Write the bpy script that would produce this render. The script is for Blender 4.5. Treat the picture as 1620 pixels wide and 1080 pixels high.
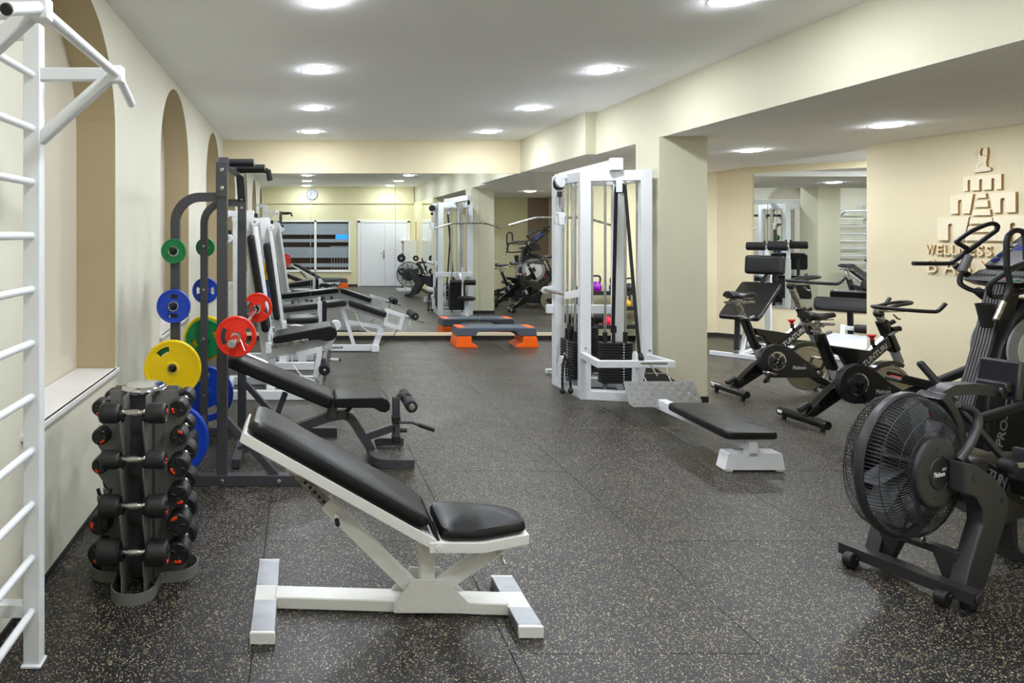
import bpy, bmesh, math, random
from mathutils import Vector, Matrix, Euler

for o in list(bpy.data.objects):
    bpy.data.objects.remove(o)
SC = bpy.context.scene
COL = SC.collection
random.seed(7)
PI = math.pi

# ------------------------------------------------------------------ camera, world, exposure
cam = bpy.data.cameras.new('camera')
cam.lens = 24.0
cam.sensor_width = 36.0
cam.shift_x = (810 - 478) / 1620
cam.shift_y = (369 - 540) / 1620
cam.clip_start = 0.02
camo = bpy.data.objects.new('camera', cam)
camo.location = (0, 0, 1.6)
camo.rotation_euler = (PI / 2, 0, 0)
COL.objects.link(camo)
SC.camera = camo

world = bpy.data.worlds.new('world')
SC.world = world
world.use_nodes = True
world.node_tree.nodes['Background'].inputs[0].default_value = (0.9, 0.93, 1.0, 1)
world.node_tree.nodes['Background'].inputs[1].default_value = 0.25
SC.view_settings.view_transform = 'Standard'
SC.view_settings.look = 'None'
SC.view_settings.exposure = 1.26
SC.view_settings.gamma = 1.0
SC.view_settings.use_curve_mapping = False
LIGHT_E = 85.0          # emission of every round ceiling panel

# ------------------------------------------------------------------ materials
def lin(c):
    return tuple(((x / 255) / 12.92 if x / 255 <= 0.04045 else ((x / 255 + 0.055) / 1.055) ** 2.4) for x in c) + (1.0,)

MATS = {}
def mat(name, rgb, rough=0.5, metal=0.0, noise=0.0, nscale=8.0, bump=0.0, bscale=60.0, spec=0.5, coat=0.0, emit=None, estr=0.0):
    if name in MATS:
        return MATS[name]
    m = bpy.data.materials.new(name)
    m.use_nodes = True
    nt = m.node_tree
    b = nt.nodes['Principled BSDF']
    c = lin(rgb)
    b.inputs['Base Color'].default_value = c
    b.inputs['Roughness'].default_value = rough
    b.inputs['Metallic'].default_value = metal
    b.inputs['Specular IOR Level'].default_value = spec
    b.inputs['Coat Weight'].default_value = coat
    tc = nt.nodes.new('ShaderNodeTexCoord')
    if noise > 0:
        n = nt.nodes.new('ShaderNodeTexNoise')
        n.inputs['Scale'].default_value = nscale
        n.inputs['Detail'].default_value = 5
        nt.links.new(tc.outputs['Object'], n.inputs['Vector'])
        r = nt.nodes.new('ShaderNodeMapRange')
        r.inputs['From Min'].default_value = 0.3
        r.inputs['From Max'].default_value = 0.7
        r.inputs['To Min'].default_value = 1 - noise
        r.inputs['To Max'].default_value = 1 + noise
        nt.links.new(n.outputs['Fac'], r.inputs['Value'])
        mx = nt.nodes.new('ShaderNodeMix')
        mx.data_type = 'RGBA'
        mx.blend_type = 'MULTIPLY'
        mx.inputs['Factor'].default_value = 1
        mx.inputs['A'].default_value = c
        nt.links.new(r.outputs['Result'], mx.inputs['B'])
        nt.links.new(mx.outputs['Result'], b.inputs['Base Color'])
        r2 = nt.nodes.new('ShaderNodeMapRange')
        r2.inputs['From Min'].default_value = 0.3
        r2.inputs['From Max'].default_value = 0.7
        r2.inputs['To Min'].default_value = max(0.02, rough * (1 - noise))
        r2.inputs['To Max'].default_value = min(1, rough * (1 + noise))
        nt.links.new(n.outputs['Fac'], r2.inputs['Value'])
        nt.links.new(r2.outputs['Result'], b.inputs['Roughness'])
    if bump > 0:
        n2 = nt.nodes.new('ShaderNodeTexNoise')
        n2.inputs['Scale'].default_value = bscale
        n2.inputs['Detail'].default_value = 4
        nt.links.new(tc.outputs['Object'], n2.inputs['Vector'])
        bp = nt.nodes.new('ShaderNodeBump')
        bp.inputs['Strength'].default_value = bump
        bp.inputs['Distance'].default_value = 0.004
        nt.links.new(n2.outputs['Fac'], bp.inputs['Height'])
        nt.links.new(bp.outputs['Normal'], b.inputs['Normal'])
    if emit:
        b.inputs['Emission Color'].default_value = lin(emit)
        b.inputs['Emission Strength'].default_value = estr
    MATS[name] = m
    return m

WALL = mat('wall paint pale green cream', (216, 213, 195), 0.75, noise=0.03, nscale=1.5, bump=0.25, bscale=90)
WALLY = mat('wall paint warm yellow', (229, 217, 183), 0.75, noise=0.02, nscale=1.5, bump=0.2, bscale=90)
WALLG = mat('wall paint light green', (202, 198, 174), 0.75, noise=0.02, nscale=1.5, bump=0.2, bscale=90)
WALLR = mat('wall paint soft yellow', (228, 221, 180), 0.75, noise=0.02, nscale=1.5, bump=0.2, bscale=90)
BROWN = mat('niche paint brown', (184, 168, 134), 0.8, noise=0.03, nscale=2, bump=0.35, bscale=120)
NICHE = mat('niche back paint beige', (208, 200, 182), 0.75, noise=0.03, nscale=2, bump=0.15, bscale=90)
BROWND = mat('wall paint taupe', (150, 132, 112), 0.8, bump=0.2, bscale=90)
CEIL = mat('ceiling paint white', (250, 250, 249), 0.85, noise=0.015, nscale=3, bump=0.15, bscale=60)
CEILL = mat('lower ceiling paint white', (240, 238, 235), 0.85, noise=0.02, nscale=3, bump=0.15, bscale=60)
SILL = mat('sill white gloss', (232, 230, 228), 0.35, noise=0.02)
TRIMW = mat('trim white', (238, 238, 234), 0.4)
WHITE = mat('white powder coat', (226, 228, 231), 0.32, noise=0.02, nscale=6)
CREAM = mat('off white paint', (230, 229, 224), 0.35, noise=0.03, nscale=9)
GALV = mat('brushed zinc sleeve', (158, 160, 163), 0.42, metal=1.0, noise=0.14, nscale=16)
DARK = mat('charcoal powder coat', (64, 64, 68), 0.4, noise=0.06, nscale=20)
RACKG = mat('grey rack paint', (112, 112, 108), 0.42, noise=0.05, nscale=14)
RACKD = mat('dark rack plate', (58, 58, 60), 0.4, noise=0.08, nscale=14)
LEATHER = mat('black vinyl upholstery', (13, 13, 14), 0.40, noise=0.10, nscale=7, bump=0.15, bscale=220, spec=0.4)
RUBBER = mat('black rubber', (24, 24, 25), 0.5, noise=0.15, nscale=18)
RUBHEAD = mat('black dumbbell rubber', (27, 27, 28), 0.42, noise=0.2, nscale=25, bump=0.1, bscale=200)
FOAM = mat('black foam', (20, 20, 21), 0.7, bump=0.2, bscale=300)
CHROME = mat('chrome', (214, 214, 216), 0.12, metal=1.0, noise=0.1, nscale=12)
STEEL = mat('brushed steel', (186, 184, 178), 0.28, metal=1.0, noise=0.2, nscale=30)
BLACKG = mat('glossy black paint', (14, 14, 15), 0.16, coat=0.5)
BLACKM = mat('matt black plastic', (32, 32, 34), 0.45, noise=0.08, nscale=20)
GREYP = mat('dark grey plastic', (46, 45, 47), 0.42, noise=0.06, nscale=15)
SILVP = mat('silver grey plastic', (150, 152, 154), 0.38)
LIGHTP = mat('pale grey plastic', (214, 215, 214), 0.35)
RED = mat('red rubber', (232, 42, 14), 0.38, noise=0.05, nscale=15)
BLUE = mat('blue rubber', (10, 62, 178), 0.38, noise=0.05, nscale=15)
GREEN = mat('green rubber', (0, 122, 62), 0.38, noise=0.05, nscale=15)
YELLOW = mat('yellow rubber', (240, 204, 0), 0.38, noise=0.05, nscale=15)
ORANGE = mat('orange plastic', (255, 104, 12), 0.38)
LOGOOR = mat('orange badge', (236, 62, 16), 0.4)
STEPG = mat('slate grey plastic', (78, 86, 98), 0.5, bump=0.2, bscale=250)
PURPLE = mat('purple vinyl', (140, 20, 165), 0.25)
PINK = mat('pink red vinyl', (236, 30, 72), 0.25)
NAVY = mat('navy vinyl', (20, 30, 120), 0.25)
LETTER = mat('wooden letters cream', (242, 230, 200), 0.5, noise=0.03, nscale=20)
SILVERT = mat('silver lettering', (196, 196, 198), 0.35)
GREYT = mat('grey lettering', (120, 121, 124), 0.4)
BASEB = mat('black rubber baseboard', (34, 33, 31), 0.6, noise=0.35, nscale=160)
MIRROR = mat('mirror silver', (226, 230, 228), 0.0, metal=1.0)
STRAP = mat('black webbing', (18, 18, 19), 0.7)
SCREEN = mat('dark screen', (12, 14, 24), 0.3, spec=0.3)
SCREENB = mat('blue lit display', (24, 44, 120), 0.2, emit=(30, 60, 170), estr=0.12)
TVBLUE = mat('lit blue screen', (20, 60, 200), 0.3, emit=(30, 110, 255), estr=1.6)
WOODM = mat('pine wood', (196, 158, 100), 0.5, noise=0.12, nscale=14)
DIFF = mat('lamp diffuser', (255, 255, 255), 0.5, emit=(240, 246, 255), estr=LIGHT_E)
FROST = mat('frosted film', (150, 160, 168), 0.55)
DOORW = mat('door white paint', (236, 237, 240), 0.4)
OUTB = mat('corridor wall brown', (88, 66, 50), 0.7, noise=0.4, nscale=3)

def glass_mat():
    m = bpy.data.materials.new('window glass'); m.use_nodes = True
    nt = m.node_tree
    b = nt.nodes['Principled BSDF']
    b.inputs['Base Color'].default_value = (0.95, 0.97, 0.97, 1)
    b.inputs['Roughness'].default_value = 0.02
    b.inputs['Transmission Weight'].default_value = 1.0
    b.inputs['IOR'].default_value = 1.1
    return m
GLASS = glass_mat()

def floor_mat():
    m = bpy.data.materials.new('speckled rubber flooring'); m.use_nodes = True
    nt = m.node_tree; L = nt.links.new
    b = nt.nodes['Principled BSDF']
    b.inputs['Specular IOR Level'].default_value = 0.42
    tc = nt.nodes.new('ShaderNodeTexCoord')
    def flecks(scale, keep, size, seed):
        mp = nt.nodes.new('ShaderNodeMapping')
        mp.inputs['Location'].default_value = (seed, seed * 1.7, 0.31)
        L(tc.outputs['Object'], mp.inputs['Vector'])
        nz = nt.nodes.new('ShaderNodeTexNoise'); nz.inputs['Scale'].default_value = 260
        L(mp.outputs['Vector'], nz.inputs['Vector'])
        ad = nt.nodes.new('ShaderNodeVectorMath'); ad.operation = 'MULTIPLY_ADD'
        L(nz.outputs['Color'], ad.inputs[0])
        ad.inputs[1].default_value = (0.006, 0.006, 0.0)
        L(mp.outputs['Vector'], ad.inputs[2])
        v = nt.nodes.new('ShaderNodeTexVoronoi'); v.inputs['Scale'].default_value = scale
        v.voronoi_dimensions = '2D'
        L(ad.outputs['Vector'], v.inputs['Vector'])
        sp = nt.nodes.new('ShaderNodeSeparateColor'); L(v.outputs['Color'], sp.inputs['Color'])
        k = nt.nodes.new('ShaderNodeMath'); k.operation = 'LESS_THAN'; k.inputs[1].default_value = keep
        L(sp.outputs['Red'], k.inputs[0])
        s = nt.nodes.new('ShaderNodeMath'); s.operation = 'MULTIPLY'; s.inputs[1].default_value = size
        L(sp.outputs['Green'], s.inputs[0])
        s2 = nt.nodes.new('ShaderNodeMath'); s2.operation = 'ADD'; s2.inputs[1].default_value = size * 0.4
        L(s.outputs[0], s2.inputs[0])
        d = nt.nodes.new('ShaderNodeMath'); d.operation = 'LESS_THAN'
        L(v.outputs['Distance'], d.inputs[0]); L(s2.outputs[0], d.inputs[1])
        a = nt.nodes.new('ShaderNodeMath'); a.operation = 'MULTIPLY'
        L(k.outputs[0], a.inputs[0]); L(d.outputs[0], a.inputs[1])
        return a.outputs[0], sp.outputs['Blue']
    f1, r1 = flecks(150, 0.17, 0.32, 0.0)
    f2, r2 = flecks(230, 0.12, 0.34, 3.3)
    mxx = nt.nodes.new('ShaderNodeMath'); mxx.operation = 'MAXIMUM'; L(f1, mxx.inputs[0]); L(f2, mxx.inputs[1])
    cr = nt.nodes.new('ShaderNodeValToRGB')
    cr.color_ramp.elements[0].color = lin((158, 140, 104)); cr.color_ramp.elements[1].color = lin((214, 200, 164))
    L(r1, cr.inputs['Fac'])
    base = nt.nodes.new('ShaderNodeTexNoise'); base.inputs['Scale'].default_value = 2.2; base.inputs['Detail'].default_value = 6
    L(tc.outputs['Object'], base.inputs['Vector'])
    br = nt.nodes.new('ShaderNodeValToRGB')
    br.color_ramp.elements[0].position = 0.35; br.color_ramp.elements[0].color = lin((22, 22, 25))
    br.color_ramp.elements[1].position = 0.7; br.color_ramp.elements[1].color = lin((31, 31, 34))
    L(base.outputs['Fac'], br.inputs['Fac'])
    mx = nt.nodes.new('ShaderNodeMix'); mx.data_type = 'RGBA'
    L(mxx.outputs[0], mx.inputs['Factor']); L(br.outputs['Color'], mx.inputs['A']); L(cr.outputs['Color'], mx.inputs['B'])
    L(mx.outputs['Result'], b.inputs['Base Color'])
    rr = nt.nodes.new('ShaderNodeMapRange'); rr.inputs['From Min'].default_value = 0.35; rr.inputs['From Max'].default_value = 0.7
    rr.inputs['To Min'].default_value = 0.36; rr.inputs['To Max'].default_value = 0.46
    L(base.outputs['Fac'], rr.inputs['Value']); L(rr.outputs['Result'], b.inputs['Roughness'])
    fn = nt.nodes.new('ShaderNodeTexNoise'); fn.inputs['Scale'].default_value = 420; fn.inputs['Detail'].default_value = 2
    L(tc.outputs['Object'], fn.inputs['Vector'])
    bp = nt.nodes.new('ShaderNodeBump'); bp.inputs['Strength'].default_value = 0.22; bp.inputs['Distance'].default_value = 0.002
    L(fn.outputs['Fac'], bp.inputs['Height']); L(bp.outputs['Normal'], b.inputs['Normal'])
    return m
FLOORM = floor_mat()

def checker_mat():
    m = bpy.data.materials.new('aluminium tread plate'); m.use_nodes = True
    nt = m.node_tree; L = nt.links.new
    b = nt.nodes['Principled BSDF']
    b.inputs['Base Color'].default_value = lin((190, 192, 195)); b.inputs['Metallic'].default_value = 1.0
    b.inputs['Roughness'].default_value = 0.38
    return m
TREAD = checker_mat()

# ------------------------------------------------------------------ mesh builder
def V(*a):
    return Vector(a)

class G:
    """collects shapes; out() links them as ONE mesh object"""
    def __init__(self):
        self.v = []; self.f = []
    def add(self, vs, fs, M=None):
        k = len(self.v)
        if M is not None:
            vs = [M @ Vector(p) for p in vs]
        self.v += [Vector(p) for p in vs]
        self.f += [[i + k for i in f] for f in fs]
        return self
    def box(self, c, s, r=None, b=0.003, seg=1):
        bm = bmesh.new()
        bmesh.ops.create_cube(bm, size=1.0)
        for v in bm.verts:
            v.co = Vector((v.co.x * s[0], v.co.y * s[1], v.co.z * s[2]))
        if b > 0:
            bmesh.ops.bevel(bm, geom=list(bm.edges), offset=min(b, 0.49 * min(s)), segments=seg, profile=0.5, affect='EDGES', clamp_overlap=True)
        M = Matrix.Translation(Vector(c))
        if r is not None:
            M = M @ (r.to_4x4() if isinstance(r, Matrix) else Euler(r).to_matrix().to_4x4())
        bm.verts.index_update()
        self.add([v.co.copy() for v in bm.verts], [[v.index for v in f.verts] for f in bm.faces], M)
        bm.free()
        return self
    def bar(self, p, q, w, h, b=0.003, up=(0, 0, 1), seg=1):
        p = Vector(p); q = Vector(q); d = q - p; L = d.length; x = d.normalized()
        up = Vector(up)
        if abs(x.dot(up.normalized())) > 0.98:
            up = Vector((1, 0, 0))
        y = up.cross(x).normalized(); z = x.cross(y)
        R = Matrix((x, y, z)).transposed()
        return self.box((p + q) / 2, (L, w, h), R, b, seg)
    def frames(self, pts, closed=False):
        n = len(pts); T = []
        for i in range(n):
            a = pts[i - 1] if (i > 0 or closed) else pts[i]
            c = pts[(i + 1) % n] if (i < n - 1 or closed) else pts[i]
            t = Vector((0, 0, 0))
            if (pts[i] - a).length > 1e-9: t += (pts[i] - a).normalized()
            if (c - pts[i]).length > 1e-9: t += (c - pts[i]).normalized()
            T.append(t.normalized())
        return T
    def tube(self, pts, r, n=12, closed=False, caps=True):
        pts = [Vector(p) for p in pts]
        T = self.frames(pts, closed)
        u = Vector((0, 0, 1)) if abs(T[0].z) < 0.9 else Vector((1, 0, 0))
        u = (u - T[0] * u.dot(T[0])).normalized()
        vs = []; fs = []
        m = len(pts)
        for i, p in enumerate(pts):
            u = (u - T[i] * u.dot(T[i])).normalized(); w = T[i].cross(u)
            rr = r[i] if isinstance(r, (list, tuple)) else r
            for k in range(n):
                a = 2 * PI * k / n
                vs.append(p + (u * math.cos(a) + w * math.sin(a)) * rr)
        for i in range(m if closed else m - 1):
            j = (i + 1) % m
            for k in range(n):
                fs.append([i * n + k, i * n + (k + 1) % n, j * n + (k + 1) % n, j * n + k])
        if caps and not closed:
            fs.append(list(range(n))[::-1]); fs.append([(m - 1) * n + k for k in range(n)])
        return self.add(vs, fs)
    def rect(self, pts, w, h, side=(0, 1, 0), closed=False):
        """rectangular section swept along a planar path; w across the plane (along side), h in the plane"""
        pts = [Vector(p) for p in pts]; side = Vector(side).normalized()
        n = len(pts); vs = []; fs = []
        for i in range(n):
            a = (pts[i] - pts[i - 1]) if (i > 0 or closed) else (pts[1] - pts[0])
            c = (pts[(i + 1) % n] - pts[i]) if (i < n - 1 or closed) else a
            a = a.normalized(); c = c.normalized()
            na = side.cross(a).normalized(); nc = side.cross(c).normalized()
            m = (na + nc).normalized(); k = 1 / max(0.3, m.dot(na))
            for sw, sh in ((-1, -1), (1, -1), (1, 1), (-1, 1)):
                vs.append(pts[i] + side * (sw * w / 2) + m * (sh * h / 2 * k))
        for i in range(n if closed else n - 1):
            j = (i + 1) % n
            for k in range(4):
                fs.append([i * 4 + k, i * 4 + (k + 1) % 4, j * 4 + (k + 1) % 4, j * 4 + k])
        if not closed:
            fs.append([0, 1, 2, 3]); fs.append([(n - 1) * 4 + k for k in (3, 2, 1, 0)])
        return self.add(vs, fs)
    def lathe(self, prof, c=(0, 0, 0), axis=(0, 0, 1), n=24, ring=False):
        """prof: (radius, height along axis)"""
        ax = Vector(axis).normalized()
        u = Vector((0, 0, 1)) if abs(ax.z) < 0.9 else Vector((1, 0, 0))
        u = (u - ax * u.dot(ax)).normalized(); w = ax.cross(u); c = Vector(c)
        vs = []; fs = []; rows = []
        for r, t in prof:
            if r < 1e-6:
                rows.append([len(vs)]); vs.append(c + ax * t)
            else:
                rows.append(list(range(len(vs), len(vs) + n)))
                for k in range(n):
                    a = 2 * PI * k / n
                    vs.append(c + ax * t + (u * math.cos(a) + w * math.sin(a)) * r)
        if ring: rows.append(rows[0])
        for a, b in zip(rows, rows[1:]):
            for k in range(n):
                k2 = (k + 1) % n
                if len(a) == 1 and len(b) == 1: continue
                if len(a) == 1: fs.append([a[0], b[k], b[k2]])
                elif len(b) == 1: fs.append([a[k], a[k2], b[0]][::-1] if False else [a[k2], a[k], b[0]])
                else: fs.append([a[k], b[k], b[k2], a[k2]])
        if len(rows[0]) > 1 and not ring: fs.append(rows[0][:])
        if len(rows[-1]) > 1 and not ring: fs.append(rows[-1][::-1])
        return self.add(vs, fs)
    def cyl(self, p, q, r, n=20, b=0.003):
        p = Vector(p); q = Vector(q); L = (q - p).length; b = min(b, r * 0.4, L * 0.3)
        return self.lathe([(0, 0), (r - b, 0), (r, b), (r, L - b), (r - b, L), (0, L)], p, q - p, n)
    def prism(self, poly, o, ux, uy, t, b=0.0):
        """polygon in the plane (o, ux, uy), extruded symmetrically by t along ux x uy"""
        o = Vector(o); ux = Vector(ux); uy = Vector(uy); nz = ux.cross(uy).normalized()
        bm = bmesh.new()
        vs = [bm.verts.new(o + ux * x + uy * y - nz * t / 2) for x, y in poly]
        f = bm.faces.new(vs)
        r = bmesh.ops.extrude_face_region(bm, geom=[f])
        bmesh.ops.translate(bm, verts=[e for e in r['geom'] if isinstance(e, bmesh.types.BMVert)], vec=nz * t)
        if b > 0:
            bmesh.ops.bevel(bm, geom=[e for e in bm.edges if len(e.link_faces) == 2 and e.calc_face_angle(0) > 0.5], offset=b, segments=2, profile=0.5, affect='EDGES', clamp_overlap=True)
        bmesh.ops.recalc_face_normals(bm, faces=bm.faces)
        bm.verts.index_update()
        self.add([v.co.copy() for v in bm.verts], [[v.index for v in g.verts] for g in bm.faces])
        bm.free()
        return self
    def ell(self, c, s, n=16, m=10, M=None):
        vs = []; fs = []
        vs.append(Vector((0, 0, -1)))
        for i in range(1, m):
            a = -PI / 2 + PI * i / m
            for k in range(n):
                t = 2 * PI * k / n
                vs.append(Vector((math.cos(a) * math.cos(t), math.cos(a) * math.sin(t), math.sin(a))))
        vs.append(Vector((0, 0, 1)))
        for k in range(n):
            fs.append([0, 1 + (k + 1) % n, 1 + k])
        for i in range(m - 2):
            for k in range(n):
                a = 1 + i * n; b = a + n
                fs.append([a + k, a + (k + 1) % n, b + (k + 1) % n, b + k])
        a = 1 + (m - 2) * n
        for k in range(n):
            fs.append([a + k, a + (k + 1) % n, len(vs) - 1])
        vs = [Vector((p.x * s[0], p.y * s[1], p.z * s[2])) for p in vs]
        if M is not None: vs = [M @ p for p in vs]
        return self.add([p + Vector(c) for p in vs], fs)
    def pad(self, poly, o, ux, uy, t, crown=0.012, b=0.02):
        """upholstered cushion: rounded slab over a polygon with a domed top"""
        o = Vector(o); ux = Vector(ux).normalized(); uy = Vector(uy).normalized(); nz = ux.cross(uy).normalized()
        cx = sum(p[0] for p in poly) / len(poly); cy = sum(p[1] for p in poly) / len(poly)
        # round the outline corners
        out = []
        n = len(poly)
        for i in range(n):
            a = Vector(poly[i - 1]); p = Vector(poly[i]); c = Vector(poly[(i + 1) % n])
            r = min(0.045, (a - p).length * 0.3, (c - p).length * 0.3)
            p0 = p + (a - p).normalized() * r; p1 = p + (c - p).normalized() * r
            for k in range(5):
                q = k / 4
                out.append(p0 * (1 - q) ** 2 + p * 2 * q * (1 - q) + p1 * q ** 2)
        ctr = Vector((cx, cy)); vs = []; fs = []; N = len(out)
        dm = sum((p - ctr).length for p in out) / N
        rings = [(0.0, b * 0.4), (0.0, 0.0), ]
        prof = [(b * 0.5, 0), (0, b * 0.5), (0, t - b), (b * 0.3, t - b * 0.35), (b, t)]
        lev = []
        def ins(p, d):
            L = (p - ctr).length
            return ctr + (p - ctr) * max(0, (L - d) / L)
        for d, h in prof:
            lev.append([ins(p, d) for p in out]); 
        hs = [h for d, h in prof]
        for kf, kh in ((0.8, 0.4), (0.5, 0.8), (0.2, 0.97)):
            lev.append([ctr + (ins(p, b) - ctr) * kf for p in out]); hs.append(t + crown * kh)
        for L, h in zip(lev, hs):
            for p in L:
                vs.append(o + ux * p.x + uy * p.y + nz * h)
        for i in range(len(lev) - 1):
            for k in range(N):
                fs.append([i * N + k, i * N + (k + 1) % N, (i + 1) * N + (k + 1) % N, (i + 1) * N + k])
        fs.append(list(range(N))[::-1])
        vs.append(o + ux * cx + uy * cy + nz * (t + crown)); c = len(vs) - 1; i = len(lev) - 1
        for k in range(N):
            fs.append([i * N + k, i * N + (k + 1) % N, c])
        return self.add(vs, fs)
    def mesh(self, name, off=None, ang=38):
        vs = self.v if off is None else [p - off for p in self.v]
        me = bpy.data.meshes.new(name)
        me.from_pydata([tuple(p) for p in vs], [], self.f)
        bm = bmesh.new(); bm.from_mesh(me)
        bmesh.ops.recalc_face_normals(bm, faces=bm.faces)
        ca = math.radians(ang)
        for f in bm.faces: f.smooth = True
        for e in bm.edges:
            e.smooth = not (len(e.link_faces) == 2 and e.calc_face_angle(0) > ca)
        bm.to_mesh(me); bm.free()
        return me
    def out(self, name, m, parent=None, world=None, ang=38):
        off = None
        root = parent
        while root is not None and root.parent is not None: root = root.parent
        if root is not None and root.get('_w', 1) and world is not False:
            off = root.location.copy()
        me = self.mesh(name, off, ang)
        me.materials.append(m)
        o = bpy.data.objects.new(name, me)
        COL.objects.link(o)
        if parent is not None: o.parent = parent
        if len(me.vertices) > 8 and len(me.vertices) < 6000:
            w = o.modifiers.new('weighted normals', 'WEIGHTED_NORMAL')
            w.keep_sharp = True; w.weight = 60
        return o

def thing(name, label, cat, loc=(0, 0, 0), rot=0.0, group=None, local=False):
    o = bpy.data.objects.new(name, None)
    o.empty_display_size = 0.1
    COL.objects.link(o)
    o.location = loc; o.rotation_euler = (0, 0, rot)
    o['label'] = label; o['category'] = cat
    if group: o['group'] = group
    if local or rot: LOCAL.add(o.name); o['_w'] = 0
    return o
LOCAL = set()
def tag(o, label, cat, group=None):
    o['label'] = label; o['category'] = cat
    if group: o['group'] = group
    return o
def struct(o):
    o['kind'] = 'structure'
    return o
def dup(root, loc, rot, label, group=None):
    r = root.copy(); COL.objects.link(r)
    r.location = loc; r.rotation_euler = (0, 0, rot) if not isinstance(rot, tuple) else rot
    r['label'] = label
    if group: r['group'] = group
    for ch in list(root.children):
        c = ch.copy(); COL.objects.link(c); c.parent = r
        for g in list(ch.children):
            d = g.copy(); COL.objects.link(d); d.parent = c
    return r

def curve_mesh(splines, thick, bev=0.0, name='shape'):
    cu = bpy.data.curves.new(name, 'CURVE'); cu.dimensions = '2D'; cu.fill_mode = 'BOTH'
    cu.extrude = max(0.0001, thick / 2 - bev); cu.bevel_depth = bev; cu.bevel_resolution = 1
    for sp in splines:
        s = cu.splines.new('POLY'); s.points.add(len(sp) - 1); s.use_cyclic_u = True
        for p, q in zip(s.points, sp): p.co = (q[0], q[1], 0, 1)
    ob = bpy.data.objects.new(name, cu)
    me = bpy.data.meshes.new_from_object(ob)
    bpy.data.objects.remove(ob); bpy.data.curves.remove(cu)
    return me
def take(g, me, o, ux, uy):
    """append a flat mesh (built in xy) into g, placed on the plane o, ux, uy"""
    o = Vector(o); ux = Vector(ux).normalized(); uy = Vector(uy).normalized(); nz = ux.cross(uy)
    g.add([o + ux * v.co.x + uy * v.co.y + nz * v.co.z for v in me.vertices], [list(p.vertices) for p in me.polygons])
    bpy.data.meshes.remove(me)
    return g
def text(g, s, o, ux, uy, width, height=None, depth=0.002, shear=0.0, space=1.0, bold=0.0):
    """lettering: fits the string to the given width, bottom left at o"""
    cu = bpy.data.curves.new('txt', 'FONT'); cu.body = s; cu.size = 1; cu.extrude = 0.5; cu.shear = shear; cu.offset = bold; cu.space_character = space
    cu.resolution_u = 3
    ob = bpy.data.objects.new('txt', cu)
    me = bpy.data.meshes.new_from_object(ob)
    bpy.data.objects.remove(ob); bpy.data.curves.remove(cu)
    xs = [v.co.x for v in me.vertices]; ys = [v.co.y for v in me.vertices]
    x0, x1, y0, y1 = min(xs), max(xs), min(ys), max(ys)
    kx = width / (x1 - x0); ky = (height / (y1 - y0)) if height else kx
    for v in me.vertices:
        v.co = Vector(((v.co.x - x0) * kx, (v.co.y - y0) * ky, (v.co.z) * depth))
    return take(g, me, o, ux, uy)
def arc(cx, cy, r, a0, a1, n):
    return [(cx + r * math.cos(math.radians(a0 + (a1 - a0) * i / n)), cy + r * math.sin(math.radians(a0 + (a1 - a0) * i / n))) for i in range(n + 1)]
def bez(pts, n=6):
    """smooth polyline through points (Catmull-Rom)"""
    P = [Vector(p) for p in pts]; out = []
    for i in range(len(P) - 1):
        a = P[i - 1] if i > 0 else P[0] * 2 - P[1]
        b, c = P[i], P[i + 1]
        d = P[i + 2] if i + 2 < len(P) else P[-1] * 2 - P[-2]
        for k in range(n):
            t = k / n
            out.append(0.5 * ((2 * b) + (c - a) * t + (2 * a - 5 * b + 4 * c - d) * t * t + (3 * b - a - 3 * c + d) * t ** 3))
    out.append(P[-1])
    return out

# ------------------------------------------------------------------ the room
XL, YB, YR, ZC, ZL = -1.185, 10.26, -0.15, 3.0, 2.515

# floor: dark screed with loose-laid speckled rubber mats, one metre wide
fl = struct(G().box((4.0, 5.2, -0.02), (10.8, 11.2, 0.022), b=0).out('floor', BASEB))
xs = [XL - 0.3] + [-0.19 + 0.985 * k for k in range(0, 10)] + [9.4]
for i in range(len(xs) - 1):
    y = YR - 0.3 - (0.0 if i % 2 else 0.95)
    while y < 10.9:
        y0, y1 = max(y, YR - 0.3), min(y + 2.0, 10.9)
        if y1 - y0 > 0.05:
            G().box(((xs[i] + xs[i + 1]) / 2, (y0 + y1) / 2, -0.005), (xs[i + 1] - xs[i] - 0.0025, y1 - y0 - 0.0025, 0.010), b=0.0012).out('rubber_mat', FLOORM, fl)
        y += 2.0

# left wall with four arched niches
ARCH = [0.86, 3.62, 6.42, 9.14]; RA = 0.71; ZS = 0.745; ZSP = 2.23; XN = -1.432
g = G()
def quad(g, a, b, c, d): g.add([a, b, c, d], [[0, 1, 2, 3]])
y = YR
NA = 28
for c in ARCH:
    quad(g, (XL, y, 0), (XL, c - RA, 0), (XL, c - RA, ZC), (XL, y, ZC))
    quad(g, (XL, c - RA, 0), (XL, c + RA, 0), (XL, c + RA, ZS), (XL, c - RA, ZS))
    pts = [(c - RA * math.cos(PI * k / NA), ZSP + RA * math.sin(PI * k / NA)) for k in range(NA + 1)]
    for (ya, za), (yb, zb) in zip(pts, pts[1:]):
        quad(g, (XL, ya, za), (XL, yb, zb), (XL, yb, ZC), (XL, ya, ZC))
    y = c + RA
quad(g, (XL, y, 0), (XL, YB + 0.02, 0), (XL, YB + 0.02, ZC), (XL, y, ZC))
quad(g, (XN - 0.1, YR, 0), (XN - 0.1, YB, 0), (XN - 0.1, YB, ZC), (XN - 0.1, YR, ZC))
wl = struct(g.out('wall_left', WALL))
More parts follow.
